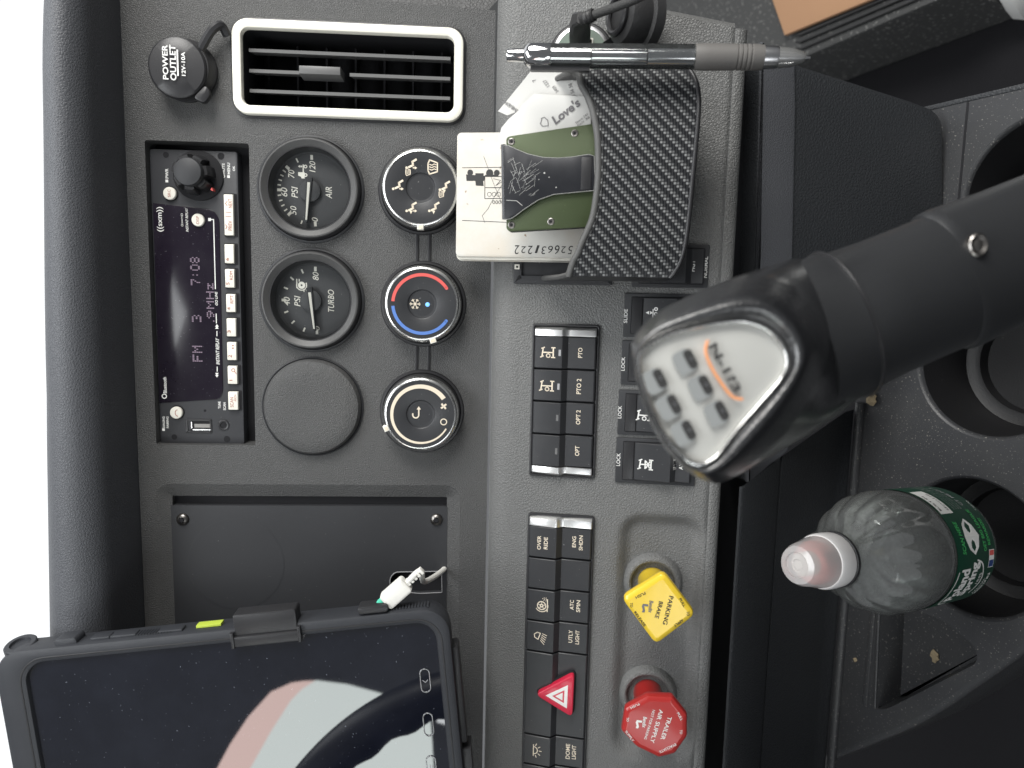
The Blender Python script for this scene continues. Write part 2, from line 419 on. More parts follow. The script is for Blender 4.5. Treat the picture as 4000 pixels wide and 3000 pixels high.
# thin clear plastics: see-through with a Fresnel gloss (no refraction needed for millimetre-thin walls)
def thin(name, tint, gloss_ior, rough=.05, haze=0.0, haze_col=(.7, .74, .73), blotch=True):
    m = bpy.data.materials.new(name); m.use_nodes = True; nt = m.node_tree; N = nt.nodes; K = nt.links
    N.remove(N['Principled BSDF']); out = N['Material Output']
    tr = N.new('ShaderNodeBsdfTransparent'); tr.inputs['Color'].default_value = (*tint, 1)
    gl = N.new('ShaderNodeBsdfGlossy'); gl.inputs['Roughness'].default_value = rough
    df = N.new('ShaderNodeBsdfDiffuse'); df.inputs['Color'].default_value = (*haze_col, 1)
    fr = N.new('ShaderNodeFresnel'); fr.inputs['IOR'].default_value = gloss_ior
    m1 = N.new('ShaderNodeMixShader'); m1.inputs[0].default_value = haze
    K.new(tr.outputs[0], m1.inputs[1]); K.new(df.outputs[0], m1.inputs[2])
    if haze and blotch:
        tc = N.new('ShaderNodeTexCoord'); no = N.new('ShaderNodeTexNoise'); no.inputs['Scale'].default_value = 70; no.inputs['Detail'].default_value = 3
        no.inputs['Roughness'].default_value = .75
        K.new(tc.outputs['Object'], no.inputs['Vector'])
        mr = N.new('ShaderNodeMapRange'); mr.inputs['From Min'].default_value = .35; mr.inputs['From Max'].default_value = .65
        mr.inputs['To Min'].default_value = haze * .5; mr.inputs['To Max'].default_value = haze * 1.5
        K.new(no.outputs['Fac'], mr.inputs['Value']); K.new(mr.outputs['Result'], m1.inputs[0])
    m2 = N.new('ShaderNodeMixShader'); K.new(fr.outputs[0], m2.inputs[0]); K.new(m1.outputs[0], m2.inputs[1]); K.new(gl.outputs[0], m2.inputs[2])
    K.new(m2.outputs[0], out.inputs['Surface'])
    return m
M['lens'] = thin('gauge_lens', (.93, .94, .94), 1.25, .06)
M['clear'] = thin('clear_plastic', (.86, .87, .87), 1.6, .05, .03)
M['bottle'] = thin('clear_bottle_plastic', (.90, .93, .92), 2.8, .06, .10, (.92, .95, .93), False)
M['bottle2'] = thin('misted_bottle_plastic', (.88, .91, .90), 1.6, .10, .30, (.92, .95, .93))
M['frost'] = thin('milky_cap_plastic', (.95, .93, .92), 1.5, .2, .80, (.95, .93, .92), False)
M['frost2'] = thin('clear_dust_cover', (.97, .94, .93), 1.6, .15, .45, (.95, .92, .91), False)
M['nose'] = thin('frosted_nose_cone', (.85, .85, .85), 1.6, .08, .16, (.75, .75, .74), False)

# ================================================================== the setting
# ---- sky glare beyond the windshield
msky = bpy.data.materials.new('overcast_sky'); msky.use_nodes = True
nt = msky.node_tree; nt.nodes.remove(nt.nodes['Principled BSDF'])
em = nt.nodes.new('ShaderNodeEmission'); em.inputs['Color'].default_value = (.965, .985, 1, 1); em.inputs['Strength'].default_value = 1.15
nt.links.new(em.outputs[0], nt.nodes['Material Output'].inputs['Surface'])
SKYF = Frame(Vector((0, 2.2, 1.6)), X_R, Z_UP)
struct(MB().add([(-3500, -900, 0), (3500, -900, 0), (3500, 3200, 0), (-3500, 3200, 0)], [(0, 1, 2, 3)]).build('sky', msky, frame=SKYF))

# ---- upper panel
bt = U.P(515, 1200)[1]; bb = bseam
aL, aR = -330.0, U.P(1650, 15)[0]
outer = [(aL, bb), (U.P(1905, 40)[0], bb), (U.P(1453, 0)[0], U.P(1453, 0)[1]), (U.P(1200, -20)[0], bt), (aL, bt)]
rad_o = U.box(588, 554, 985, 1738)
vent_o = U.box(913, 96, 1811, 466)
rec = U.box(632, 1893, 1790, 3150); rec = (aL + 30, rec[1], rec[2], rec[3])
h_rad = rrect(*rad_o, 1.5, 3)
h_vent = rrect(vent_o[0] + 4, vent_o[1] - 4, vent_o[2] + 4, vent_o[3] - 4, 4, 4)
h_rec = rrect(*rec, 9, 6)
h_g = [circ(*U.P(x, y), 27, 40) for x, y in ((1215, 741), (1220, 1173))]
pan = MB().add(*fill(outer, [h_rad, h_vent, h_rec] + h_g, 0))
def wall(mb, lp, c0, c1, lp2=None): mb.rings([[(x, y, c0) for x, y in lp], [(x, y, c1) for x, y in (lp2 or lp)]], False, False)
wall(pan, h_rad, 0, -14)
h_rec2 = inset(h_rec, 8.5); wall(pan, h_rec, 0, -3.4, h_rec2)
wall(pan, h_rec2, -3.4, -7)
g0, g1 = U.P(1629, 1050)[1], U.P(1677, 1050)[1]
up = struct(pan.build('dashboard_upper_panel', 'upper', frame=U, angle=30))
up['label'] = 'charcoal grained upper dash panel holding radio, gauges, vent and climate dials'
MB().flat(rrect(*(rec[0] - 5, rec[1] + 5, rec[2] - 5, rec[3] + 5), 9), -7.2).build('recess_floor', 'void', up)
MB().flat(rrect(rad_o[0] - 3, rad_o[1] + 3, rad_o[2] - 3, rad_o[3] + 3, 1), -14).build('radio_well', 'void', up)
for gb in (g0, g1):      # two moulded ribs that join the climate dials
    a0, a1 = U.P(1650, 1640)[0], U.P(1650, 740)[0]
    MB().prism(rrect(a0, a1, gb - 1.1, gb + 1.1, .8, 3), -1, .5, .4).build('moulded_rib', 'blk', up)

# ---- padded visor above the panel, swept along the cab
prof = smooth([(0, -6), (0.5, 8), (1.5, 24), (3, 36), (8, 43.5), (14, 45.5), (20, 42), (25, 32), (28, 16), (29, -10), (28, -60)], 4)
rs = []
for i in range(47):
    a = -345 + i * 12.5
    k = 1.0 if a < 110 else 1 - .34 * min(1, (a - 110) / 130) ** 1.8
    kb = 1 + .34 * sst((170 - a) / 260) + .30 * max(0, (-a - 60)) / 200
    sh = (a + 30) * .004
    rs.append([(a, bt + b * k * kb - sh, c * k) for b, c in prof])
vis = MB(); vis.rings(rs, False, False, closed=False)
vo = struct(vis.build('dashboard_visor', 'visor', frame=U, angle=60)); vo['label'] = 'dark padded visor along the top of the dash'

# ---- lower panel: height field with rounded shoulder, knob dish and rolled foot
blip = L.P(2832, 700)[1]
dish = L.box(2415, 2025, 2722, 2962)
def rr_sd(a, b, bx, r):
    cx, cy = (bx[0] + bx[1]) / 2, (bx[2] + bx[3]) / 2; hx, hy = (bx[1] - bx[0]) / 2 - r, (bx[3] - bx[2]) / 2 - r
    qx, qy = abs(a - cx) - hx, abs(b - cy) - hy
    return math.hypot(max(qx, 0), max(qy, 0)) + min(max(qx, qy), 0) - r
def low_c(a, b):
    c = 0.0
    if b > -15: c -= 10.5 * (1 - math.sqrt(max(0, 1 - ((b + 15) / 15.5) ** 2)))
    if b < blip + 2: c -= ((blip + 2 - b) / 2.2) ** 2 * .6
    c -= 5.4 * (1 - sst((rr_sd(a, b, dish, 12) + 5) / 8))
    return c
bs = [0.3, -.4, -1.5, -3, -5, -7.5, -10, -13, -16] + [-16 - (blip + 18) * t / 44 * -1 * -1 for t in range(1, 44)]
bs = [0.3, -.4, -1.5, -3, -5, -7.5, -10, -13] + [-16 + (blip + 3 + 16) * t / 46 for t in range(47)] + [blip + 2, blip + 1, blip, blip - 1]
as_ = [-330 + i * 2.5 for i in range(int((aR + 40 + 330) / 2.5))]
low = MB(); na = len(as_)
def rlim(b):    # slanting passenger-side end of the panel
    t = max(0, min(1, (b - blip) / (L.P(2336, 0)[1] - blip))); a0 = L.P(2843, 105)[0]; a1 = L.P(2336, 0)[0]
    return a0 + (a1 - a0) * t if t < 1 else a1 + (b - L.P(2336, 0)[1]) * .25
vv = [(min(a, rlim(b)), b, low_c(min(a, rlim(b)), b)) for b in bs for a in as_]
ff = [(j * na + i, j * na + i + 1, (j + 1) * na + i + 1, (j + 1) * na + i) for j in range(len(bs) - 1) for i in range(na - 1) if vv[j * na + i + 1][0] - vv[j * na + i][0] > 1e-4 or vv[(j + 1) * na + i + 1][0] - vv[(j + 1) * na + i][0] > 1e-4]
low.add(vv, ff)
lo = low.build('dashboard_lower_panel', 'lower', frame=L, angle=60)
bm = bmesh.new(); bm.from_mesh(lo.data); bmesh.ops.remove_doubles(bm, verts=bm.verts, dist=1e-5); bmesh.ops.recalc_face_normals(bm, faces=bm.faces); bm.to_mesh(lo.data); bm.free()
struct(lo); lo['label'] = 'light grey grained lower dash panel with switches and brake knobs'
# rolled foot strip under the lower panel and dark gap behind it
aE = L.P(2850, 110)[0]
st = MB(); pr = smooth([(blip - .9, -2.4), (blip - 1.6, -1.0), (blip - 4, -.9), (blip - 7, -2.2), (blip - 8.6, -5.5), (blip - 9.2, -14), (blip - 9, -40)], 4)
st.rings([[(a, b, c) for b, c in pr] for a in (-330, -160, 0, aE)], False, True, closed=False)
lf = struct(st.build('dashboard_foot_strip', 'lower', frame=L, angle=50)); lf['label'] = 'narrow rolled strip along the foot of the lower dash panel'
# passenger-side end of the dash (grained grey trim turning away)
sd = MB()
p0, p1, p2 = U.P(1453, 0), U.P(1905, 40), U.P(1905, -160)
sd.add([(U.P(1200, -20)[0], bt, -.5), (p0[0], p0[1], -.5), (p1[0], p1[1], -.5), (p1[0] + 8, bb - 2, -3), (p1[0] + 60, bb - 2, -22), (p0[0] + 60, p0[1], -22), (p0[0] + 40, bt, -22)], [(0, 1, 5, 6), (1, 2, 3, 4, 5)])
so = struct(sd.build('dashboard_side_trim', 'side', frame=U)); so['label'] = 'grained grey trim at the passenger end of the dash'
# side of the lower panel
sd = MB(); sd.rings([[(rlim(b), b, low_c(rlim(b), b)) for b in bs], [(rlim(b) + 3, b, -3) for b in bs], [(rlim(b) + 4, b, -70) for b in bs]], False, False, closed=False)
so = struct(sd.build('dashboard_lower_side', 'lower', frame=L, angle=50)); so['label'] = 'passenger-side end of the light grey lower dash panel'

# ---- knee panel K1 (passenger half) : a slab on its own plane
k_top, k_bot = pw(2972, 700, .424), pw(3690, 700, .4545)
K1 = Frame(k_top, X_R, k_top - k_bot)
kp = K1.poly([(2972, 150), (3115, 248), (3560, 390), (3690, 440), (3692, 950), (3268, 1607), (2908, 1899), (2958, 1000)])
kp = roundpoly(kp, [3, 3, 8, 14, 6, 6, 6, 1], 5)
k1 = MB().prism(kp, -25, 0, 3.0)
ko = struct(k1.build('knee_panel', 'knee', frame=K1, angle=50)); ko['label'] = 'black grained knee panel below the light grey dash'
kr = K1.box(2985, 160, 3112, 1890, 1.0)      # raised grained band along its upper edge
kb = roundpoly(K1.poly([(2974, 160), (3105, 246), (3108, 420), (3080, 1760), (2918, 1890), (2962, 1000)], 1), [1, 3, 2, 2, 2, 1], 4)
MB().prism(kb, -1, 1.6, 1.4).build('padded_band', 'visor', ko)
# ---- knee panel K2 (driver half), sloping away under the dash to the console
def k2pt(x, y, iz): return pw(x, y, iz)
q = [pw(2858, 2400, .428), pw(2866, 2400, .4262), pw(2880, 2400, .427), pw(3004, 2400, .462), pw(3009, 2400, .466), pw(3015, 2400, .4645), pw(3215, 2400, .526), pw(3242, 2400, .537)]
qd = DECK.P(3275, 2400); q.append(DECK.W(qd[0], qd[1], 1.0)); 
k2 = MB(); xs = [pw(3000, 3400, .45).x - .05, pw(3000, 2000, .45).x, pw(3268, 1560, .53).x]
xr = [pw(2870, 1885, .428).x + (pw(3268, 1590, .53).x - pw(2870, 1885, .428).x) * t for t in (0, .02, .06, .32, .34, .36, .88, .95, 1)]
k2.add([(x * 1000, p.y * 1000, p.z * 1000) for p, x2 in zip(q, xr) for x in (xs[0], x2)], [(j * 2, j * 2 + 1, j * 2 + 3, j * 2 + 2) for j in range(len(q) - 1)])
WF = Frame(Vector((0, 0, 0)), X_R, Y_F)
ko2 = struct(k2.build('lower_knee_panel', 'knee', frame=WF, angle=50)); ko2['label'] = 'smooth black panel sloping from the dash down to the console'
# black back of the gap between dash and knee panels
gp = MB(); g_ = [L.W(0, blip - 7.5, -14), L.W(0, blip - 12, -34), pw(2990, 700, .47), pw(3100, 700, .50)]
gp.add([(x, p.y * 1000, p.z * 1000) for p in g_ for x in (-400, L.W(aE, 0).x * 1000 - 3)], [(j * 2, j * 2 + 1, j * 2 + 3, j * 2 + 2) for j in range(3)])
go = struct(gp.build('dash_gap', 'blkm', frame=WF)); go['label'] = 'dark gap between the lower dash panel and the knee panel'

M['cupw'] = mat('shade_black_cup_well', (.008, .008, .009), .5, fine=(900, .3), specks=(600, .76, (.08, .08, .08)))  # far darker than the deck: shade inside the holes put into the colour
# ---- console deck with cup holders and tray
def cup_r(px, py, rr): a, b = DECK.P(px, py); return a, b, rr
cups = [cup_r(3795, 2139, 46), cup_r(3872, 1425, 47), cup_r(4075, 745, 46)]
tray = roundpoly(DECK.poly([(3440, 2330), (3420, 2772), (3470, 2768), (3818, 2590), (3815, 2530), (3700, 2432), (3590, 2385)]), [3, 3, 4, 5, 6, 4, 3], 5)
edge = smooth(DECK.poly([(4120, 2400), (4000, 2510), (3850, 2620), (3600, 2790), (3400, 2882), (3200, 2962), (3050, 3020), (2900, 3090)]), 4)
back = DECK.P(3275, 2400)[1]; right = DECK.P(3800, 392)[0]
outl = edge + [(edge[-1][0], back), (right, back), (right, DECK.P(4400, 1500)[1]), (edge[0][0], DECK.P(4400, 1500)[1])]
hol = [circ(a, b, r, 48) for a, b, r in cups] + [tray]
dk = MB().add(*fill(outl, hol, 0))
CW = []
for h in hol[:3]:
    dk.rings([[(x, y, 0) for x, y in h], [(x, y, -.5) for x, y in inset(h, .9)], [(x, y, -1.6) for x, y in inset(h, 1.8)], [(x, y, -3.4) for x, y in inset(h, 2.2)]], False, False)
    CW.append(MB().rings([[(x, y, -3.3) for x, y in inset(h, 2.1)], [(x, y, -48) for x, y in inset(h, 5)], [(x, y, -50) for x, y in inset(h, 9)], [(x, y, -50) for x, y in inset(h, 13)], [(x, y, -58) for x, y in inset(h, 14)]], False, True))
dk.rings([[(x, y, 0) for x, y in tray], [(x, y, -1.5) for x, y in inset(tray, .7)], [(x, y, -24) for x, y in inset(tray, 3)]], False, True)
# turned-down driver-side edge
dk.rings([[(x, y, 0) for x, y in edge], [(x - 1.6, y - 1.3, -.5) for x, y in edge], [(x - 3.0, y - 2.5, -2.0) for x, y in edge], [(x - 3.6, y - 3.0, -4.5) for x, y in edge], [(x - 5, y - 4, -60) for x, y in edge], [(x + 5, y + 4, -190) for x, y in edge]], False, False, closed=False)
dko = struct(dk.build('center_console', 'deck', frame=DECK, angle=40)); dko['label'] = 'dusty black console deck with round cup holders and a tray'
for w_ in CW: w_.build('cup_well', 'cupw', dko, angle=40)
a0 = DECK.P(3772, 500)[1]
MB().box(cups[1][0] + 50, right, a0 - .7, a0 + .7, -3, .3).build('panel_joint', 'void', dko)
MB().box(right, right + 3, DECK.P(4400, 1500)[1], back, -200, .6, .5).build('side_panel', 'knee', dko)
# raised ledges on the deck in front of the tray
ta = DECK.box(3395, 2320, 3412, 2760)
MB().prism(rrect(DECK.P(3400, 2770)[0], DECK.P(3400, 2300)[0], DECK.P(3412, 2500)[1], DECK.P(3390, 2500)[1], 1, 3), -1, 1.0, .9).build('moulded_ledge', 'deck', dko)
xa, xb = xs[0] * 1000 - DECK.o.x * 1000, xs[2] * 1000 - DECK.o.x * 1000
MB().tube([(xa, back - 5, 1.2), (xb, back - 5, 1.2)], 3.4, 20).build('rolled_edge', 'deck', dko)
tl = DECK.poly([(3437, 2335), (3418, 2765)])
MB().tube([(*tl[0], .3), (*tl[1], .3)], 1.1, 12).build('tray_lip', 'deck', dko)

# ---- passenger footwell: carpet coloured black for its shade, rubber step
FLOOR = Frame(DECK.o + Vector((0, 0, -.42)), X_R, Y_F)
struct(MB().add([(-1500, -1200, 0), (1800, -1200, 0), (1800, 1500, 0), (-1500, 1500, 0)], [(0, 1, 2, 3)]).build('footwell_floor', 'well', frame=FLOOR))['label'] = 'carpet in the passenger footwell, coloured black for its deep shade'
STEP = FLOOR.at(0, 0, 120)
spoly = STEP.poly([(3165, 215), (3760, -40), (3760, -700), (1700, -700), (1700, 700), (2700, 420)])
stp = struct(MB().prism(spoly, -118, 0, 6).build('floor_step', 'floor', frame=STEP)); stp['label'] = 'speckled rubber step beside the passenger footwell'
for k, off in enumerate((0, 26, 52)):
    pts = STEP.poly([(3140 - off * .2, 195 - off), (3760, -70 - off)])
    MB().prism([(pts[0][0], pts[0][1]), (pts[1][0], pts[1][1]), (pts[1][0] + 4, pts[1][1] + 10), (pts[0][0] + 4, pts[0][1] + 10)], -1, 5, 2).build('ridge', 'rubber', stp)

# ================================================================== instruments on the upper panel
# ---- power outlet cap
f = U.atp(700, 255, 12)
t = thing('power_outlet', f, 'round black 12 volt power outlet cap with rubber strap near the visor', 'power outlet')
MB().lathe([(16.5, 0), (17.5, 1), (17.5, 3), (16, 4.5), (15, 9)], 40).build('socket_ring', 'blk', t)
tip = R(-22)
def capt(x, y, z): return (x - 1, y * math.cos(tip) * 1 - (z - 9) * 0.12 + 1.5, z + y * .10)
cp = MB().lathe([(15.5, 7.5), (16.6, 8.2), (17, 10), (16.6, 11.6), (15.6, 12.4), (8, 13.0), (2, 13.1)], 44); cp.warp(capt); cp.build('cap', 'blk', t)
lip = MB().prism(roundpoly([(-16, -8), (-8, -16), (-13, -19), (-19, -15)], 3, 5), 7.8, 12, 1.2); lip.warp(capt); lip.build('lift_tab', 'blk', t)
stx = MB().tube(smooth([(10, -10, 8), (16, -14, 9), (21, -18, 10), (24, -22, 8), (20, -24, 4)], 4), [2.6] * 17, 8)
stx.warp(lambda x, y, z: (x, y, z * .9)); stx.build('strap', 'blk', t)
le = MB()
for s_, bx in (('POWER', (639, 178, 660, 313)), ('OUTLET', (667, 178, 690, 316)), ('12V-10A', (710, 204, 725, 297))):
    q = f.box(*bx, 13.2); le.text(s_, *q, 13.6, bold=.02)
q = f.box(693, 196, 699, 298, 13.2); le.flat([(q[0], q[2]), (q[1], q[2]), (q[1], q[3]), (q[0], q[3])], 13.6)
le.warp(lambda x, y, z: (x, y, z + y * .10 + .4)); le.build('lettering', 'print', t)

# ---- air vent
q = U.box(913, 96, 1811, 466); f = U.at((q[0] + q[1]) / 2, (q[2] + q[3]) / 2)
t = thing('air_vent', f, 'tall black air vent in an off-white rounded frame', 'air vent')
hw, hh = (q[1] - q[0]) / 2, (q[3] - q[2]) / 2
fo = rrect(-hw, hw, -hh, hh, 9, 8); fi = rrect(-hw + 5.4, hw - 5.4, -hh + 5.6, hh - 5.6, 4.5, 8)
MB().ringframe(fo, fi, -1, 4.0, 1.6, 0).build('frame', 'ventf', t)
bxw = MB(); fi2 = inset(fi, -.5); bxw.rings([[(x, y, 2.0) for x, y in fi2], [(x, y, -45) for x, y in fi2]], False, True); bxw.build('duct', 'void', t)
MB().ringframe(inset(fo, -1.4), inset(fo, 2), -.8, .8, .4).build('seat_ring', 'blk', t)
va = [f.P(1362, y)[0] for y in (203, 283, 361)]
def vane(a, b0, b1):
    return MB().rings([[(a - 1.3, b0, -3), (a + .6, b0, -3), (a + 3, b0, -18), (a + 1.6, b0, -18)], [(a - 1.3, b1, -3), (a + .6, b1, -3), (a + 3, b1, -18), (a + 1.6, b1, -18)]])
bv = hh - 8
vane(va[0], -bv, bv).build('vane', 'vane', t); vane(va[2], -bv, bv).build('vane', 'vane', t)
m0, m1 = f.P(1166, 270)[1], f.P(1329, 270)[1]
vane(va[1], m0, bv).build('vane', 'vane', t); vane(va[1], -bv, m1 - 5).build('vane', 'vane', t)
MB().box(va[1] - 1.6, va[1] + 3.2, m1, m0, -14, -.5, .8).build('slider_tab', 'vane', t)
for i in range(7):
    b = -hh + 14 + i * (2 * hh - 28) / 6
    MB().box(-hw + 6, hw - 6, b - .6, b + .6, -34, -22).build('rear_vane', 'void', t)

# ---- radio
q = U.box(590, 580, 930, 1742); f = U.at((q[0] + q[1]) / 2, (q[2] + q[3]) / 2, -5)
t = thing('car_radio', f, 'dark car radio with ivory keys and a dim display reading FM and 7:08', 'radio')
hw, hh = (q[1] - q[0]) / 2, (q[3] - q[2]) / 2
MB().prism(rrect(-hw, hw, -hh, hh, 1.5, 3), -8, 0, .5).build('faceplate', 'face', t)
gl = roundpoly(f.poly([(597, 793), (829, 818), (856, 852), (871, 1528), (859, 1560), (622, 1574)], .4), [0.3, 3.5, 3.5, 3.5, 3.5, .3], 5)
gl = [(min(hw - .6, max(-hw + .6, x)), min(hh - .4, y)) for x, y in gl]
MB().prism(gl, -.2, .5, .2).build('display_window', 'glass', t)
def key(x0, y0, x1, y1, h=2.2):
    k = f.box(x0, y0, x1, y1, h); m = f.box(x0, y0, x1, y1, 0)
    MB().prism(rrect(k[0] - .55, k[1] + .55, k[2] - 1.6, k[3] + .5, .6, 2), -.1, .35).build('key_well', 'void', t)
    return MB().prism(rrect(*k, .6, 3), .2, h, .4, .15).build('key', 'white', t)
keys = [(874, 758, 912, 920), (876, 953, 914, 1029), (878, 1050, 916, 1124), (882, 1148, 920, 1220), (884, 1243, 922, 1315), (886, 1336, 924, 1408), (888, 1429, 927, 1501), (890, 1530, 930, 1602)]
txt = [[('PREV', 892, 862, 906, 900), ('NEXT', 892, 776, 906, 812)], [('6', 881, 1007, 894, 1018)], [('5', 883, 1103, 896, 1113), ('RDM', 897, 1058, 909, 1093)], [('4', 887, 1200, 900, 1211), ('RPT', 899, 1153, 911, 1185)],
       [('3', 888, 1290, 901, 1301)], [('2', 892, 1386, 905, 1397), ('II', 906, 1348, 913, 1362)], [('I', 896, 1484, 908, 1487)], [('SCAN', 899, 1552, 912, 1590), ('ASCN', 914, 1542, 923, 1568)]]
for kk, tt in zip(keys, txt):
    ko_ = key(*kk); l1 = MB()
    for s_, x0, y0, x1, y1 in tt: l1.text(s_, *f.box(x0, y0, x1, y1, 2.3), 2.32)
    if len(tt) and tt[0][0] == 'I':
        c_ = f.P(911, 1446, 2.3); l1.arc(*c_, .8, 1.15, 0, 360, 2.32, 16); l1.stroke([(c_[0] - .8, c_[1] - .8), (c_[0] - 2.2, c_[1] - 1.8)], .4, 2.32)
    if tt[0][0] == 'PREV':
        for y_, sgn in ((886, -1), (795, 1)):
            c_ = f.P(884, y_, 2.3); l1.stroke([(c_[0] - 1.3, c_[1] - sgn * .5), (c_[0], c_[1] + sgn * .5), (c_[0] + 1.3, c_[1] - sgn * .5)], .35, 2.32)
        for y_ in (846, 829):
            c_ = f.P(892, y_, 2.3); l1.stroke([(c_[0], c_[1] + 1.6), (c_[0], c_[1] - 1.6)], .3, 2.32)
    l1.build('lettering', 'redp', ko_)
for cx, cy, s_ in ((661, 755, 'SRC'), (772, 859, 'DISP'), (687, 1613, '')):
    c_ = f.P(cx, cy, 2.2)
    MB().lathe([(4.4, -.1), (4.4, .35)], 28, *c_).build('key_well', 'void', t)
    kb_ = MB().lathe([(3.75, .2), (3.75, 1.7), (3.4, 2.1), (1.5, 2.3)], 28, *c_).build('round_key', 'white', t)
    l1 = MB()
    if s_: l1.text(s_, c_[0] - 2.2, c_[0] + 2.2, c_[1] - .8, c_[1] + .8, 2.36)
    else: l1.stroke([(c_[0] - 2, c_[1] - 1), (c_[0] - 1.6, c_[1] - .2), (c_[0] - .6, c_[1] + .3), (c_[0] + .6, c_[1] + .3), (c_[0] + 1.6, c_[1] - .2), (c_[0] + 2, c_[1] - 1)], .4, 2.36)
    l1.build('lettering', 'redp', kb_)
for cx, cy, r in ((648, 605, 1.7), (863, 610, 2.0), (681, 1707, 1.7), (887, 1715, 2.0)):
    MB().disc(*f.P(cx, cy), r, .08).build('access_hole', 'void', t)
# volume knob
c_ = f.P(774, 686, 1)
vk = MB().lathe([(14.6, 0), (14.6, 1.0), (13.6, 1.5)], 40, *c_).build('volume_knob_base', 'void', t)
ax = f.P(731, 669, 14); n_ = 112; cpr = []
for i in range(n_):
    th = 2 * math.pi * i / n_; cpr.append(10.6 - 2.4 * sst((math.cos(7 * th + .5) - .35) / .4))
vb = MB().rings([[(ax[0] + r * k * math.cos(2 * math.pi * i / n_), ax[1] + r * k * math.sin(2 * math.pi * i / n_), z) for i, r in enumerate(cpr)] for k, z in ((1.12, 1.2), (1.06, 6), (1.0, 9.5), (.93, 10.4))])
vb.build('volume_knob', 'blk', t)
MB().lathe([(8.2, 9.5), (8.2, 12.8), (7.6, 13.8), (5, 14.6), (2, 15)], 40, *ax).build('volume_knob_cap', 'blkm', t)
w_ = f.P(827, 740, 6); MB().prism([(w_[0] - 1, w_[1] - .8), (w_[0] + 1.2, w_[1] - .2), (w_[0] - .2, w_[1] + .8)], 2, 6.2).build('pointer_mark', 'red', t)
# usb and aux
u_ = f.box(726, 1636, 829, 1692)
MB().ringframe(rrect(*u_, .8, 3), inset(rrect(*u_, .8, 3), 1.4), -.2, .5, .3, -3).build('usb_surround', 'blk', t)
u2 = f.box(745, 1643, 826, 1682)
us = MB().prism(rrect(*u2, .4, 2), -.1, .2).build('usb_socket', 'void', t)
MB().box(u2[0] + .3, u2[0] + 1.0, u2[2] + .3, u2[3] - 1.5, .1, .7).build('usb_shell_edge', 'chrome', t); MB().box(u2[0] + 1.4, u2[1] - .8, u2[3] - 1.1, u2[3] - .5, .1, .7).build('usb_shell_edge', 'chrome', t)
MB().box(u2[0] + 2.0, u2[1] - 2.0, u2[2] + .3, u2[3] - 2.4, .1, .5).build('usb_tongue', 'steel', t)
c_ = f.P(874, 1660); MB().lathe([(3.4, 0), (3.4, .5), (2.9, .7), (2.1, .5), (2.1, -.2)], 28, *c_, True, False).build('aux_ring', 'blk', t); MB().disc(*c_, 1.6, .25).build('aux_hole', 'void', t)
MB().disc(*f.P(801, 1604), .8, .1).build('microphone_hole', 'void', t)
# printing
l1 = MB(); C5 = .75
def pt(s_, x0, y0, x1, y1, c=C5, **k): l1.text(s_, *f.box(x0, y0, x1, y1, c), c, **k)
pt('((sxm))', 612, 808, 639, 905, bold=.015); pt('((sxm))', 706, 834, 716, 884); pt('INSTANT REPLAY', 725, 812, 735, 905, shear=.25, bold=.01)
pt('INSTANT REPLAY', 843, 1320, 857, 1424, shear=.25, bold=.015); pt('GO LIVE', 840, 1139, 850, 1193, shear=.25, bold=.015)
pt('Bluetooth', 637, 1473, 651, 1536, bold=.02); c_ = f.P(644, 1547); l1.arc(*c_, 1.0, 1.6, 0, 360, C5, 18)
for s_, b in (('DIALING', (635, 1627, 644, 1672)), ('PAIRING', (650, 1627, 659, 1672)), ('MUTE', (868, 638, 878, 681)), ('MENU', (888, 636, 899, 681)), ('OK', (909, 648, 918, 668)), ('PWR', (646, 658, 658, 697)), ('TUNE', (852, 1568, 862, 1596)), ('SCAN', (872, 1572, 882, 1602))):
    pt(s_, *b, c=.12, bold=.02)
for px_, py_ in ((639, 1678), (893, 690), (652, 707)):
    c_ = f.P(px_, py_); l1.flat([(c_[0] - .8, c_[1] - .8), (c_[0] + .8, c_[1] - .8), (c_[0] + .8, c_[1] + .8), (c_[0] - .8, c_[1] + .8)], .12)
l1.arc(*f.P(873, 689), .55, 1.0, 0, 360, .12, 16)
l1.stroke([f.P(826, 858), f.P(836, 858), f.P(843, 1128)], .55, C5)
l1.flat([f.P(x, y) for x, y in ((815, 852), (826, 852), (826, 864), (815, 864))], C5)
l1.stroke([f.P(846, 1226), f.P(847, 1262)], .5, C5); l1.stroke([f.P(849, 1294), f.P(849, 1312)], .5, C5); l1.stroke([f.P(850, 1432), f.P(850, 1450)], .5, C5)
for py_, d in ((1276, -1), (1284, -1), (1456, 1), (1464, 1)):
    l1.flat([f.P(842, py_ + 0), f.P(856, py_), f.P(849, py_ + d * 10)], C5)
l1.build('lettering', 'print', t)
# dot-matrix display
F57 = {'F': '1F 05 05 05 01', 'M': '1F 02 04 02 1F', '3': '11 11 15 15 0A', '7': '01 01 19 05 03', ':': '00 00 0A 00 00', '0': '0E 11 11 11 0E', '8': '0A 15 15 15 0A', '.': '10', '9': '02 15 15 0D 06', 'H': '1F 04 04 04 1F', 'z': '12 1A 16 12', '1': '12 1F 10'}
dm = MB()
def dots(s_, x0, y0, x1, y1):
    b = f.box(x0, y0, x1, y1, .8); cols = []
    for ch in s_: cols += [int(h, 16) for h in F57.get(ch, '00 00').split()] + [0]
    cols = cols[:-1]; da = (b[1] - b[0]) / len(cols); db = (b[3] - b[2]) / 5
    for i, cc in enumerate(cols):
        for j in range(5):
            if cc >> j & 1:
                x, y = b[0] + (i + .5) * da, b[3] - (j + .5) * db
                dm.flat([(x - da * .36, y - db * .42), (x + da * .36, y - db * .42), (x + da * .36, y + db * .42), (x - da * .36, y + db * .42)], .8)
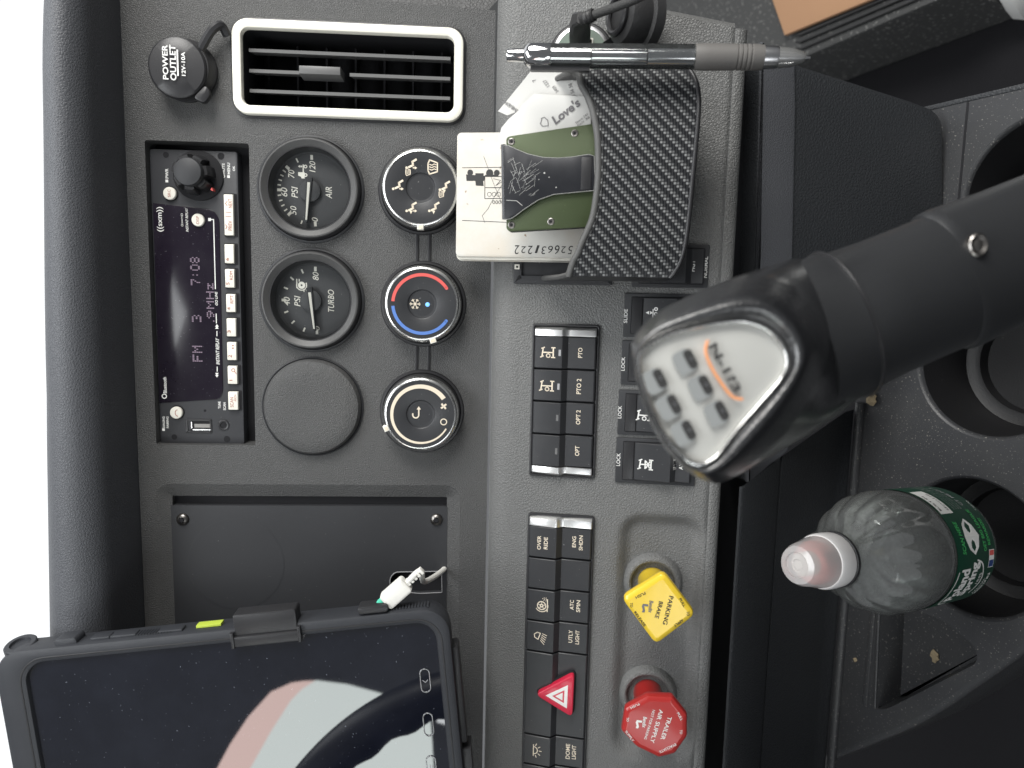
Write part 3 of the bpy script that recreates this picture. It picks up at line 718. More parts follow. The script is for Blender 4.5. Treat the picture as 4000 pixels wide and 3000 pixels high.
dots('FM', 751, 1350, 791, 1413); dots('3', 749, 1230, 787, 1258); dots('7:08', 743, 1004, 781, 1115); dots('.9MHz', 806, 1106, 836, 1257)
dm.build('display_segments', 'lcd', t)

# ---- gauges
M['bezel'] = mat('satin_charcoal_bezel', (.055, .055, .055), .42, fine=(2200, .2), specks=(800, .77, (.2, .2, .2)))
def gauge(px, py, label):
    f = U.atp(px, py)
    t = thing('round_gauge', f, label, 'gauge', 'gauges in the dash')
    MB().lathe([(31.6, -.5), (31.6, .7), (31.0, 1.2), (30.2, 1.3), (29.8, .4)], 72, 0, 0, False, False).build('seat_ring', 'blkm', t)
    MB().lathe([(30.0, -1), (29.4, 5.6), (28.9, 6.2)], 72, 0, 0, False, False).build('bezel_side', 'blk', t)
    MB().lathe([(28.95, 6.1), (28.4, 6.9), (27.6, 7.0), (25.0, 5.4), (24.4, 5.0)], 72, 0, 0, False, False).build('bezel', 'bezel', t)
    MB().lathe([(24.5, 5.05), (23.9, 5.0), (23.6, 4.2), (23.4, 1)], 72, 0, 0, False, False).build('inner_lip', 'blk', t)
    MB().lathe([(23.6, 4), (22.6, -3), (21.5, -4)], 72, 0, 0, False, True).build('dial', 'dial', t)
    MB().lathe([(23.5, 4.6), (20, 5.0), (8, 5.2)], 48, 0, 0, False, True).build('lens', 'lens', t)
    return f, t
def ticks(mb, cx, cy, r, lst):
    for th, w, ln in lst:
        c_, s_ = math.cos(R(th)), math.sin(R(th))
        mb.flat([(cx + c_ * r - s_ * w / 2, cy + s_ * r + c_ * w / 2), (cx + c_ * (r - ln) - s_ * w / 2, cy + s_ * (r - ln) + c_ * w / 2),
                 (cx + c_ * (r - ln) + s_ * w / 2, cy + s_ * (r - ln) - c_ * w / 2), (cx + c_ * r + s_ * w / 2, cy + s_ * r - c_ * w / 2)], -3.9)
def needle(t, f, p_tail, p_tip, p_hub):
    h_ = f.P(*p_hub, -1); MB().lathe([(6.4, -4), (6.4, -1.4), (5.6, -.9)], 36, *h_).build('hub', 'dial', t)
    a_, b_ = Vector(f.P(*p_tail, 0)), Vector(f.P(*p_tip, 0)); d = (b_ - a_).normalized(); n = Vector((-d.y, d.x))
    nd = MB().prism([tuple(a_ - n * 1.9), tuple(b_ - n * .9), tuple(b_ + d * .6), tuple(b_ + n * .9), tuple(a_ + n * 1.9)], -2.0, .2, .3).build('needle', 'blkm', t)
    a2 = a_ + d * (b_ - a_).length * .11; b2 = b_ - d * 1.2
    MB().flat([tuple(a2 - n * .85), tuple(b2 - n * .45), tuple(b2 + n * .45), tuple(a2 + n * .85)], .26).build('needle_stripe', 'white', nd)
z1 = lambda x, y: (950 + x * .3014, 500 + y * .3014)
z2 = lambda x, y: (950 + x * .3014, 950 + y * .3014)
def zb(z, x0, y0, x1, y1): a_, b_ = z(x0, y0), z(x1, y1); return (*a_, *b_)
f, t = gauge(1215, 741, 'round black AIR pressure gauge reading PSI, nearest to the air vent')
l1 = MB(); cx, cy = f.P(*z1(900, 815), -3.9)
ticks(l1, cx, cy, 21.0, [(184, 1.6, 2.8), (160, .9, 2.2), (135, 1.7, 2.6), (90, 1.6, 2.6), (48, 1.7, 2.6), (27, .9, 2.6), (1, 1.6, 2.8)] + [(135 - 9 * k, .8, 2.1) for k in (1, 2, 3, 4)] + [(90 - 8.4 * k, .8, 2.1) for k in (1, 2, 3, 4)])
for s_, b in (('0', (888, 1158, 968, 1212)), ('50', (610, 1010, 690, 1125)), ('60', (490, 770, 572, 888)), ('70', (582, 540, 664, 648)), ('120', (858, 428, 935, 572)), ('PSI', (625, 758, 708, 905)), ('AIR', (1068, 762, 1150, 915))):
    l1.text(s_, *f.box(*zb(z1, *b), -3.9), -3.9, shear=.22, bold=.005)
# small truck-with-arrow pictogram
ck = f.P(*z1(760, 560), -3.9)
def pc(x, y): return (ck[0] + x, ck[1] + y)
l1.flat([pc(-4.2, -1.6), pc(-.6, -1.6), pc(-.6, 2.2), pc(-2.6, 2.2), pc(-3.2, .6), pc(-4.2, .2)], -3.9); l1.flat([pc(-.6, -1.2), pc(4, -1.2), pc(4, -.5), pc(-.6, -.5)], -3.9)
l1.arc(*pc(-2.2, -2.2), .5, 1.1, 0, 360, -3.85, 14); l1.arc(*pc(2.8, -2.2), .5, 1.1, 0, 360, -3.85, 14)
l1.flat([pc(2.0, 1.0), pc(3.6, 1.0), pc(2.8, 2.3)], -3.9); l1.flat([pc(2.0, .6), pc(3.6, .6), pc(2.8, -.5)], -3.88); l1.stroke([pc(2.8, .4), pc(2.8, 1.2)], .5, -3.87)
l1.build('dial_print', 'white', t)
needle(t, f, z1(855, 640), z1(815, 1218), z1(858, 812))
f, t = gauge(1220, 1173, 'round black TURBO boost gauge reading PSI, middle one of the row')
l1 = MB(); cx, cy = f.P(*z2(940, 745), -3.9)
ticks(l1, cx, cy, 20.6, [(181.5, 1.6, 2.8), (158, 1.0, 2.6), (134, 1.0, 2.6), (112, 1.0, 2.6), (90, 1.6, 2.8), (68, 1.0, 2.6), (47, 1.0, 2.6), (24, 1.0, 2.6), (0, 1.6, 2.8)])
for s_, b in (('0', (940, 1075, 990, 1128)), ('40', (525, 695, 605, 808)), ('80', (900, 372, 978, 480)), ('PSI', (662, 680, 742, 818)), ('TURBO', (1098, 602, 1178, 890))):
    l1.text(s_, *f.box(*zb(z2, *b), -3.9), -3.9, shear=.22, bold=.005)
ck = f.P(*z2(757, 545), -3.9)
l1.arc(*ck, .6, 2.2, 0, 360, -3.88, 20); l1.arc(*ck, 2.7, 3.3, 60, 300, -3.87, 24)
l1.stroke([pc(-1.6, 2.9), pc(3.6, 2.9)], .6, -3.89); l1.stroke([pc(-3.6, -2.9), pc(1.4, -2.9)], .6, -3.89); l1.stroke([pc(3.6, 1.4), pc(2.4, 1.4)], .6, -3.89); l1.stroke([pc(-3.8, -1.4), pc(-2.6, -1.4)], .6, -3.89)
l1.build('dial_print', 'white', t)
needle(t, f, z2(852, 575), z2(922, 1135), z2(872, 745))
f = U.atp(1223, 1588)
t = thing('blank_cover', f, 'plain domed black blanking cover below the two gauges', 'cover', 'gauges in the dash')
MB().lathe([(31.0, -.5), (31.0, .6), (30.3, 1.2), (29.4, .3)], 72, 0, 0, False, False).build('seat_ring', 'blkm', t)
MB().lathe([(29.8, -.5), (29.5, 2.6), (28.2, 4.6), (25.5, 5.6), (20, 6.0), (12, 5.6), (5, 5.3)], 72).build('disc', 'upper', t)

# ---- climate dials
def dial(px, py, label, marker):
    f = U.atp(px, py, 13)
    t = thing('climate_dial', f, label, 'dial', 'climate dials')
    MB().lathe([(26.2, -.4), (26.2, .6), (25.6, 1.4), (24.4, 1.6), (23.8, .6)], 64, 0, 0, False, True).build('seat_ring', 'blk', t)
    MB().lathe([(24.0, .4), (23.6, 5), (23.2, 8.5)], 64, 0, 0, True, False).build('skirt', 'blk', t)
    MB().lathe([(23.25, 8.4), (23.2, 10.4), (22.5, 12.2), (21.4, 13.1), (20.6, 13.2), (20.3, 12.6)], 64, 0, 0, False, False).build('chrome_ring', 'chrome', t)
    MB().lathe([(20.7, 12.0), (20.4, 12.9), (9.0, 13.0), (8.4, 12.6), (8.2, 12.2), (5, 11.6), (2, 11.4)], 64).build('face', 'key', t)
    th = R(marker); d = Vector((math.cos(th), math.sin(th))); n = Vector((-d.y, d.x))
    mk = MB().prism([tuple(d * r + n * w) for r, w in ((20.9, -1.9), (24.1, -1.9), (24.1, 1.9), (20.9, 1.9))], 8, 13.7, .5).build('pointer', 'white', t)
    MB().flat([tuple(d * r + n * w) for r, w in ((21.5, -1.2), (23.4, -1.2), (23.4, 1.2), (21.5, 1.2))], 13.76).build('pointer_window', 'cream', mk)
    return f, t
zk = lambda x, y: (1400 + x * .7837, 500 + y * .7837)
def seat(mb, cx, cy, c, up=False, dn=False, ws=False):
    mb.disc(cx - 2.6, cy + 2.5, .75, c, 14)
    mb.stroke([(cx - 2.2, cy + 1.2), (cx - 1.0, cy - 1.2), (cx + .9, cy - .8), (cx + 2.2, cy - 2.9)], 1.15, c)
    if up:
        mb.flat([(cx - 4.4, cy - 0.0), (cx - 2.4, cy - .9), (cx - 2.4, cy + .9)], c); 
    if dn:
        mb.flat([(cx - 3.4, cy - 2.2), (cx - 1.6, cy - 2.2), (cx - 2.5, cy - 3.6)], c + .01); mb.stroke([(cx - 2.5, cy - 1.2), (cx - 2.5, cy - 2.4)], .6, c)
    if ws: wsi(mb, cx - 5.0, cy + 1.6, c, .62)
def wsi(mb, cx, cy, c, k=1.0):
    g = lambda x, y: (cx + x * k, cy + y * k)
    mb.stroke([g(-2, -2), g(2, -2), g(3.2, 1.6), g(1.6, 2.3), g(-1.6, 2.3), g(-3.2, 1.6)], .5 * k + .12, c, True)
    for x in (-1.1, 0, 1.1): mb.stroke([g(x, -1.4), g(x + .35, -.5), g(x - .3, .5), g(x + .1, 1.6)], .34 * k + .1, c)
f, t = dial(1643, 733, 'climate dial printed with seated figures and defrost pictograms', -90 - 90)
l1 = MB()
for (x, y), kw in (((262, 190), dict(dn=True, ws=True)), ((195, 295), dict(dn=True)), ((262, 405), dict(up=True, dn=True)), ((375, 405), dict(up=True)), ((428, 300), dict(up=True, ws=True))):
    c_ = f.P(*zk(x, y), 13.1); seat(l1, c_[0] + 1.6, c_[1], 13.12, **kw)
wsi(l1, *f.P(*zk(372, 195), 13.1), 13.12, 1.25)
l1.build('pictograms', 'cream', t)
f, t = dial(1649, 1188, 'climate dial with red and blue temperature arcs and a snowflake', 180 + 17)
MB().arc(0, 0, 16.4, 18.3, 85.5, -55, 13.12, 48).disc(18.0 * math.cos(R(-56)) * .965, 18.0 * math.sin(R(-56)) * .965, .95, 13.12).build('red_arc', 'red', t)
MB().arc(0, 0, 16.4, 18.3, 94.5, 235, 13.12, 48).disc(18.0 * math.cos(R(236)) * .965, 18.0 * math.sin(R(236)) * .965, .95, 13.12).build('blue_arc', 'blue', t)
l1 = MB(); c_ = f.P(*zk(283, 877), 11.6)
for k in range(6):
    d = Vector((math.cos(R(60 * k + 30)), math.sin(R(60 * k + 30)))); n = Vector((-d.y, d.x)); o_ = Vector(c_)
    l1.stroke([tuple(o_), tuple(o_ + d * 3.1)], .42, 12.35 + .01 * k); l1.stroke([tuple(o_ + d * 2.0 + n * .8 + d * .7), tuple(o_ + d * 2.0), tuple(o_ + d * 2.0 - n * .8 + d * .7)], .36, 12.42 + .01 * k)
l1.build('snowflake', 'cream', t)
c_ = f.P(*zk(345, 880), 11.6); MB().lathe([(1.3, 11), (1.3, 12.3), (.9, 12.6)], 16, *c_).build('indicator_lamp', 'bled', t)
f, t = dial(1643, 1619, 'fan speed dial with a tapered cream arc and recirculation arrow', 68 + 45)
MB().arc(0, 0, 15.6, 18.4, -55, 241, 13.12, 64, 17.3, 18.2).build('fan_arc', 'cream', t)
l1 = MB(); c_ = f.P(*zk(425, 1387), 13.1)
for k in range(4):
    d = Vector((math.cos(R(90 * k)), math.sin(R(90 * k)))); n = Vector((-d.y, d.x)); o_ = Vector(c_)
    l1.flat([tuple(o_), tuple(o_ + d * 1.1 + n * .2), tuple(o_ + d * 2.0 + n * .9), tuple(o_ + d * 1.2 + n * 1.7), tuple(o_ + n * .9)], 13.12)
l1.arc(*f.P(*zk(425, 1465), 13.1), 1.5, 2.1, 0, 360, 13.12, 28)
l1.build('fan_pictogram', 'cream', t)
l1 = MB(); c_ = f.P(*zk(288, 1420), 11.8)
l1.stroke([(c_[0] + 2.6, c_[1] - 1.6), (c_[0] - 1.2, c_[1] - 1.6)], .8, 12.4); l1.arc(c_[0] - 1.2, c_[1] + .2, 1.4, 2.2, 90, 270, 12.41, 14); l1.stroke([(c_[0] - 1.2, c_[1] + 2.0), (c_[0] - .4, c_[1] + 2.0)], .8, 12.42)
l1.flat([(c_[0] + 2.2, c_[1] - 2.9), (c_[0] + 4.2, c_[1] - 1.6), (c_[0] + 2.2, c_[1] - .3)], 12.43)
l1.build('recirculation_arrow', 'cream', t)

# ---- screwed cover plate in the recess
h2 = inset(h_rec2, .6)
c0_ = U.box(676, 1972, 1742, 3100, -5); pl = (rec[0] + 10, c0_[1], c0_[2], c0_[3])
f = U.at(0, 0, -6.8)
t = thing('cover_plate', f, 'flat black screwed cover plate behind the tablet with a rough cut-out', 'cover plate')
cut = U.poly([(1545, 2222), (1725, 2219), (1727, 2298), (1640, 2302), (1535, 2290), (1526, 2250)], -9)
cut = roundpoly(cut, [3, .5, .5, 2, 3, 4], 4)
outp = rrect(*pl, 1.5, 4)
pm_ = MB().add(*fill(outp, [cut], 3.8)); pm_.rings([[(x, y, 3.8) for x, y in outp], [(x, y, 0) for x, y in outp]], False, False); pm_.rings([[(x, y, 3.8) for x, y in cut], [(x, y, .5) for x, y in cut]], False, False)
pm_.build('plate', 'blkm', t)
MB().ringframe(inset(cut, -.5), cut, 3.75, 4.1, .12).build('cut_edge', 'greyp', t)
MB().arc(*U.P(935, 2190, -9), 29.5, 30.3, 0, 360, 3.86, 60).build('scuffed_circle', 'key', t)
for px_, py_ in ((727, 2019), (1706, 2020)):
    c_ = U.P(px_, py_, -8)
    sc_ = MB().lathe([(3.9, 3.6), (3.9, 4.4), (3.2, 5.4), (1.9, 5.9), (1.6, 5.0), (.8, 4.9)], 28, *c_).build('screw', 'steel', t)
    MB().prism([(c_[0] + (2.0 if k % 2 == 0 else 1.1) * math.cos(R(30 * k)), c_[1] + (2.0 if k % 2 == 0 else 1.1) * math.sin(R(30 * k))) for k in range(12)], 5.0, 5.95).build('torx_recess', 'void', sc_)

# ================================================================== switches and knobs on the lower panel
zs = lambda x, y: (1900 + x * .5727, 1050 + y * .5727)
zh = lambda x, y: (1950 + x * .6329, 1950 + y * .6329)
def keyprof(b0, b1, bm, hi=5.2, lo=2.6):
    """cross-section of a rocker key: upper half climbs to a ridge, drops, lower half climbs again (b falls along the list)"""
    return [(b1, .4), (b1, 2.4), (b1 - .6, 2.9), (bm + 2.6, hi), (bm + 1.8, hi - .1), (bm + .9, hi - .9), (bm - 1.6, lo - .6), (bm - 2.6, lo - .5), (b0 + .8, lo + .9), (b0, lo + .4), (b0, .4)]
def rocker(t, a0, a1, b0, b1, bm, name='rocker_key', hi=5.2, lo=2.6):
    pr = keyprof(b0, b1, bm, hi, lo)
    mb = MB(); mb.rings([[(a0 + d, b, c - k) for b, c in pr] for a0, d, k in ((a0, .15, .35), (a0, .5, 0), (a1, -.5, 0), (a1, -.15, .35))], True, True)
    return mb.build(name, 'key', t, angle=28), (lambda b: hi - (b - bm - 2.6) * (hi - 2.9) / max(.1, (b1 - .6 - bm - 2.6)) if b > bm else lo - .5 + (bm - 2.6 - b) * (1.4) / max(.1, (bm - 2.6 - b0 - .8)))
def bank(x0, y0, x1, y1, label, caps, keys, ridge, inner, texts, ext=0):
    fr = L.box(x0, y0, x1, y1); f = L.at((fr[0] + fr[1]) / 2, (fr[2] + fr[3]) / 2)
    t = thing('switch_bank', f, label, 'switch bank', 'switch banks on the lower dash')
    w, h = (fr[1] - fr[0]) / 2, (fr[3] - fr[2]) / 2
    o_ = rrect(-w, w, -h, h, 2, 4)
    MB().ringframe(o_, inset(o_, 1.5), -.5, 1.7, .6, .2).build('surround', 'blk', t)
    MB().flat(inset(o_, 1.0), .25).build('base', 'void', t)
    bi = f.box(inner[0], y0, inner[1], y1, 3); b0, b1 = bi[2], bi[3]
    bm = f.box(ridge[0], y0, ridge[1], y1, 3.5); bm = (bm[2] + bm[3]) / 2
    for y0_, y1_, top in caps:
        c_ = f.box(inner[0], y0_, inner[1], y1_, 3); pr = keyprof(b0, b1, bm, 5.4, 3.4)
        e = ((c_[0], .0, .1), (c_[0], .8, 0), (c_[1], -1.5, .2), (c_[1], 0, 2.2)) if top else ((c_[0], 0, 2.2), (c_[0], 1.5, .2), (c_[1], -.8, 0), (c_[1], 0, .1))
        MB().rings([[(a + d, b, max(.3, c - k)) for b, c in pr] for a, d, k in e]).build('chrome_end_cap', 'capc', t, angle=40)
    out = []
    for y0_, y1_ in keys:
        c_ = f.box(inner[0], y0_, inner[1], y1_, 3)
        k_, hf = rocker(t, c_[0] + .25, c_[1] - .25, b0, b1, bm); out.append((k_, hf))
    for idx, items in texts.items():
        k_, hf = out[idx]; le = MB()
        for it in items:
            if callable(it): it(le, f, hf); continue
            s_, q = it[0], f.box(*it[1:5], 3.6); le.text(s_, *q, (lambda x, y: hf(y) + .06), bold=.012)
        le.build('lettering', 'cream', k_)
    return f, t, out, (b0, b1, bm)
def axle(z, x, y, k=1.0, cross=False):
    def go(le, f, hf):
        cx, cy = f.P(*z(x, y), 3.8); g = lambda u, v: (cx + u * k, cy + v * k); c = lambda u, v: hf(v) + .06
        le.stroke([g(-2.6, 3.6), g(2.6, 2.9)], .75, c); le.stroke([g(0, 3.2), g(0, -3.2)], .7, c)
        le.stroke([g(-2.9, -3.2), g(2.9, -3.2)], .8, c); le.stroke([g(-2.9, -2.2), g(-2.9, -4.2)], .7, c); le.stroke([g(2.9, -2.2), g(2.9, -4.2)], .7, c)
        le.stroke([g(-2.9, 4.4), g(-2.2, 2.8)], .7, c); le.stroke([g(2.3, 3.8), g(3.0, 2.2)], .7, c)
        if cross:
            le.stroke([g(-2.4, .2), g(2.4, .2)], .7, c); le.stroke([g(-2, -2.4), g(2, -.4)], .6, c); le.stroke([g(2, -2.4), g(-2, -.4)], .6, c)
        else:
            q = g(-1.9, -.2); le.stroke([(q[0] + 1.1 * math.cos(R(36 * i)), q[1] + 1.1 * math.sin(R(36 * i))) for i in range(10)], .6, c, True); le.stroke([g(-1, -.2), g(0, -.2)], .6, c)
    return go
f, t, ks, bb_ = bank(2074, 1265, 2334, 1863, 'bank of four dark rocker keys marked PTO and OPT between chrome ends',
    [(1279, 1313, True), (1825, 1858, False)], [(1314, 1442), (1444, 1569), (1571, 1697), (1699, 1824)], (2185, 2220), (2083, 2321),
    {0: [axle(zs, 420, 570), ('PTO', 2258, 1359, 2275, 1398)], 1: [axle(zs, 412, 798), ('PTO 2', 2252, 1480, 2270, 1540)], 2: [('OPT 2', 2250, 1603, 2267, 1659)], 3: [('OPT', 2246, 1743, 2263, 1782)]})
for i, (px_, py_) in enumerate(((2187, 1378), (2182, 1510), (2177, 1632), (2173, 1762))):
    q = f.box(px_ - 5, py_ - 12, px_ + 4, py_ + 12, 4.6); kk, hf = ks[i]
    MB().flat([(q[0], q[2]), (q[1], q[2]), (q[1], q[3]), (q[0], q[3])], lambda x, y: hf(y) + .07).build('indicator_window', 'vane' if i > 1 else 'greyp', kk)
def spinico(le, f, hf):
    cx, cy = f.P(*zh(262, 655), 3.8); c = lambda u, v: hf(v) + .06
    le.arc(cx, cy, 2.3, 2.9, 0, 360, c, 24); le.arc(cx, cy, .5, 1.2, 0, 360, c, 12); le.arc(cx, cy, 3.7, 4.2, 120, 300, c, 18)
    for k in range(5): le.disc(cx + 1.75 * math.cos(R(72 * k)), cy + 1.75 * math.sin(R(72 * k)), .38, c, 8)
    le.stroke([(cx - 3.4, cy - 3.6), (cx + 4.4, cy - 3.6)], .6, c)
    for x, y in ((3.4, -2.6), (4.4, -1.8), (4.2, -2.9), (5.2, -2.7), (3.6, -1.4), (5.2, -1.5), (4.6, -.6)): le.disc(cx + x, cy + y, .3, c, 6)
def lampico(le, f, hf):
    cx, cy = f.P(*zh(250, 850), 3.8); c = lambda u, v: hf(v) + .06
    le.stroke([(cx - 1.6, cy + 1.0), (cx - .4, cy + 3.2), (cx + 1.6, cy + 3.4), (cx + 3.0, cy + 1.6), (cx + 2.6, cy - .4)], .55, c); le.stroke([(cx - 1.6, cy + 1.0), (cx + 2.6, cy - .4)], .55, c)
    for k in range(5): le.stroke([(cx - 1.9 + k * 1.1, cy - .5 - k * .3), (cx - 4.4 + k * 1.5, cy - 2.8 - k * .4)], .4, c)
def domeico(le, f, hf):
    cx, cy = f.P(*zh(232, 1550), 3.8); c = lambda u, v: hf(v) + .06
    le.stroke([(cx - 3.8, cy + 2.2), (cx + 3.8, cy + 2.2)], .6, c); le.arc(cx, cy + 2.0, 2.1, 2.7, 180, 360, c, 16)
    for k in range(5):
        th = R(200 + 35 * k); le.stroke([(cx + 3.5 * math.cos(th), cy + 2 + 3.5 * math.sin(th)), (cx + 4.9 * math.cos(th), cy + 2 + 4.9 * math.sin(th))], .5, c)
Tz = lambda s_, x0, y0, x1, y1: (s_, *zh(x0, y0), *zh(x1, y1))
f, t, ks, bb_ = bank(2048, 2006, 2302, 3190, 'long bank of dark rocker keys with a red hazard button in it',
    [(2020, 2057, True)], [(2058, 2181), (2183, 2304), (2306, 2428), (2430, 2548), (2550, 2876), (2878, 2993), (2995, 3110)], (2152, 2188), (2054, 2293),
    {0: [Tz('OVER', 235, 225, 258, 310), Tz('RIDE', 276, 232, 300, 306), Tz('ENG', 450, 232, 474, 300), Tz('SHDN', 492, 226, 516, 318)],
     2: [spinico, Tz('ATC', 436, 626, 460, 686), Tz('SPIN', 476, 626, 500, 700)], 3: [lampico, Tz('UTLY', 428, 812, 452, 890), Tz('LIGHT', 470, 812, 494, 898)],
     5: [domeico, Tz('DOME', 410, 1515, 436, 1608), Tz('LIGHT', 448, 1522, 474, 1608)]})
kk, hf = ks[3]; q = f.box(*zh(312, 828), *zh(328, 878), 4.8)
MB().prism(rrect(*q, .6, 2), 4.0, 5.0, .2).build('amber_lamp', 'amber', kk)
# hazard triangle on its key
hz = f.poly([(2088, 2713), (2245, 2629), (2237, 2805)], 7.5); hp = roundpoly(hz, 4.5, 5); k5 = ks[4][0]
MB().prism(inset(hp, -1.0), 1.0, 4.2, .6).build('hazard_well', 'void', k5)
hzo = MB().prism(hp, 2.0, 8.0, 1.3).build('hazard_button', 'hazard', k5)
zq = lambda x, y: (2050 + x * .2712, 2550 + y * .2712)
tr = f.poly([zq(300, 615), zq(622, 465), zq(606, 802)], 8)
MB().ringframe(tr, inset(tr, 2.0), 7.9, 8.08, .02).build('triangle_outline', 'print', k5)
t2 = inset(tr, 3.0); MB().ringframe(t2, inset(t2, 1.5), 7.9, 8.1, .02).build('triangle_outline', 'print', k5)

# ---- square rocker switches in a column (each its own switch)
def sq_switch(x0, y0, x1, y1, label, head, items=(), mid=None):
    fr = L.box(x0, y0, x1, y1); f = L.at((fr[0] + fr[1]) / 2, (fr[2] + fr[3]) / 2)
    t = thing('rocker_switch', f, label, 'switch', 'square rocker switches')
    w, h = (fr[1] - fr[0]) / 2, (fr[3] - fr[2]) / 2
    o_ = rrect(-w, w, -h, h, .8, 3)
    inn = [(-w + 1.6, -h + 2.2), (w - 1.6, -h + 2.2), (w - 1.6, h - 4.4), (-w + 1.6, h - 4.4)]
    mb = MB().prism(o_, -.5, 1.4, .4); mb.build('surround', 'blkm', t)
    MB().prism(rrect(-w + 2.0, w - 2.0, -h + 2.4, h - 4.0, .5, 2), 1.0, 1.55).build('key_well', 'void', t)
    MB().prism([(-w + 2.4, h - 10.5), (w - 2.4, h - 10.5), (w - 2.4, h - 4.4), (-w + 2.4, h - 4.4)], 1.2, 2.2, .3).build('lock_slider', 'blk', t)
    k_, hf = rocker(t, -w + 2.4, w - 2.4, -h + 3.0, h - 11, mid if mid is not None else (-h + h - 11) / 2 - 4.6, hi=6.4, lo=3.8)
    le = MB(); q = f.box(*head[1:], 1.5); le.text(head[0], *q, 1.46, bold=.012); le.build('lettering', 'print', t)
    l2 = MB()
    for it in items:
        if callable(it): it(l2, f, hf)
        else: l2.text(it[0], *f.box(*it[1:], 4.5), (lambda x, y: hf(y) + .06), bold=.012)
    if items: l2.build('key_lettering', 'print', k_)
    return f, t
def slideico(le, f, hf):
    cx, cy = f.P(*zs(1125, 300), 4.5); c = lambda u, v: hf(v) + .06
    le.flat([(cx - 1.0, cy + 1.2), (cx + 1.0, cy + 1.2), (cx, cy + 3.2)], c); le.flat([(cx - 1.0, cy + .6), (cx + 1.0, cy + .6), (cx, cy - .8)], lambda u, v: hf(v) + .08)
    le.arc(cx + 2.2, cy - 2.6, .5, 1.1, 0, 360, c, 14); le.arc(cx - .6, cy - 2.6, .5, 1.1, 0, 360, c, 14); le.stroke([(cx - 3, cy - 1), (cx + 2, cy - 1)], .5, c)
sq_switch(2437, 1147, 2728, 1320, 'rocker switch headed SLIDE beside the leather gear knob', ('SLIDE', 2437, 1207, 2451, 1262), [slideico])
sq_switch(2427, 1332, 2722, 1506, 'rocker switch headed LOCK, half hidden and next below the SLIDE switch', ('LOCK', 2427, 1394, 2441, 1448))
sq_switch(2414, 1526, 2720, 1702, 'rocker switch headed LOCK, middle one of three behind the gear knob', ('LOCK', 2414, 1585, 2428, 1634), [axle(zs, 1075, 1000)])
sq_switch(2405, 1713, 2716, 1890, 'rocker switch headed LOCK with crossed axle pictogram, farthest from the organiser', ('LOCK', 2408, 1770, 2423, 1820), [axle(zs, 1085, 1335, 1.0, True), ('INTR', *zs(1272, 1283), *zs(1298, 1368)), ('AXLE', *zs(1316, 1290), *zs(1342, 1372))])
f, t = sq_switch(2470, 955, 2768, 1124, 'rocker switch marked NORMAL at the foot of the organiser box', ('NORMAL', 2749, 1002, 2764, 1085), [('HGT', 2700, 1016, 2716, 1060)])
# bigger dark switch frame partly hidden by the organiser
fr = L.box(2012, 560, 2400, 1112); f = L.at((fr[0] + fr[1]) / 2, (fr[2] + fr[3]) / 2)
t = thing('covered_switch_bank', f, 'covered black switch bank peeking out behind the organiser box', 'switch bank')
w, h = (fr[1] - fr[0]) / 2, (fr[3] - fr[2]) / 2; o_ = rrect(-w, w, -h, h, 1, 3)
MB().ringframe(o_, inset(o_, 5), -.5, 2.2, .5, .3).build('surround', 'blkm', t); MB().flat(inset(o_, 4), .4).build('inner_panel', 'key', t)
q = f.box(2010, 1032, 2030, 1052, 3); MB().ringframe(rrect(*q, .3, 2), inset(rrect(*q, .3, 2), .9), 1.5, 3.2, .2).build('clip', 'white', t)

# ---- brake valve knobs
def knob(name, pc_, label, m, poly, h, texts, ink, cat, coll):
    f = L.atp(*coll, 0); f = f.at(0, 0, -5.2)
    t = thing(name, f, label, cat, 'air brake knobs')
    MB().lathe([(18.5, -.3), (17.6, 2.2), (16.8, 3.6), (15.9, 4.3), (14.6, 4.4), (13.6, 3.8), (12.8, 1.0), (12.6, -6)], 56, 0, 0, False, False).build('collar', 'lower', t)
    MB().disc(0, 0, 13, -3.5).build('well', 'void', t)
    MB().lathe([(9.0, -5), (9.0, h - 14), (9.6, h - 12), (10.5, h - 6)], 36).build('stem', m, t)
    cp_ = MB(); pp = poly
    rs_ = [[(x, y, z) for x, y in inset(pp, d)] for d, z in ((4.5, h - 8), (1.4, h - 7.2), (.2, h - 5.6), (0, h - 4), (0, h - 2.4), (.5, h - .9), (1.6, h - .1), (3.2, h + .15))]
    ctr = sum((Vector(p) for p in pp), Vector((0, 0))) / len(pp)
    cp_.rings(rs_, True, False)
    # gently dished top
    rs2 = [[(ctr[0] + (x - ctr[0]) * k, ctr[1] + (y - ctr[1]) * k, h + .15 - .06 * (1 - k)) for x, y in inset(pp, 3.2)] for k in (1, .8, .6, .4, .2, .05)]
    cp_.rings(rs2, False, True)
    c_ = cp_.build('cap', m, t, angle=30)
    le = MB(); zc = lambda x, y: h + .35
    for s_, cx, cy, wd, ht, rt in texts:
        q = f.P(*zh(cx, cy), h); wd *= .0801; ht *= .0801
        v, fc = glyphs(s_, 0, .012 if len(s_) > 4 else .008)
        x0, x1 = min(p[0] for p in v), max(p[0] for p in v); y0, y1 = min(p[1] for p in v), max(p[1] for p in v)
        th = R(rt); o_ = []
        for p in v:
            x = ((p[0] - x0) / (x1 - x0) - .5) * wd; y = ((p[1] - y0) / max(1e-6, y1 - y0) - .5) * ht
            o_.append((q[0] + x * math.cos(th) - y * math.sin(th), q[1] + x * math.sin(th) + y * math.cos(th), h + .32))
        le.add(o_, fc)
    return f, t, c_, le
hY = 33
fY = L.atp(2551, 2284, 0).at(0, 0, -5.2)
py_ = roundpoly(fY.poly([zh(752, 605), zh(1015, 440), zh(1215, 705), zh(965, 895)], hY - 2), 4.6, 6)
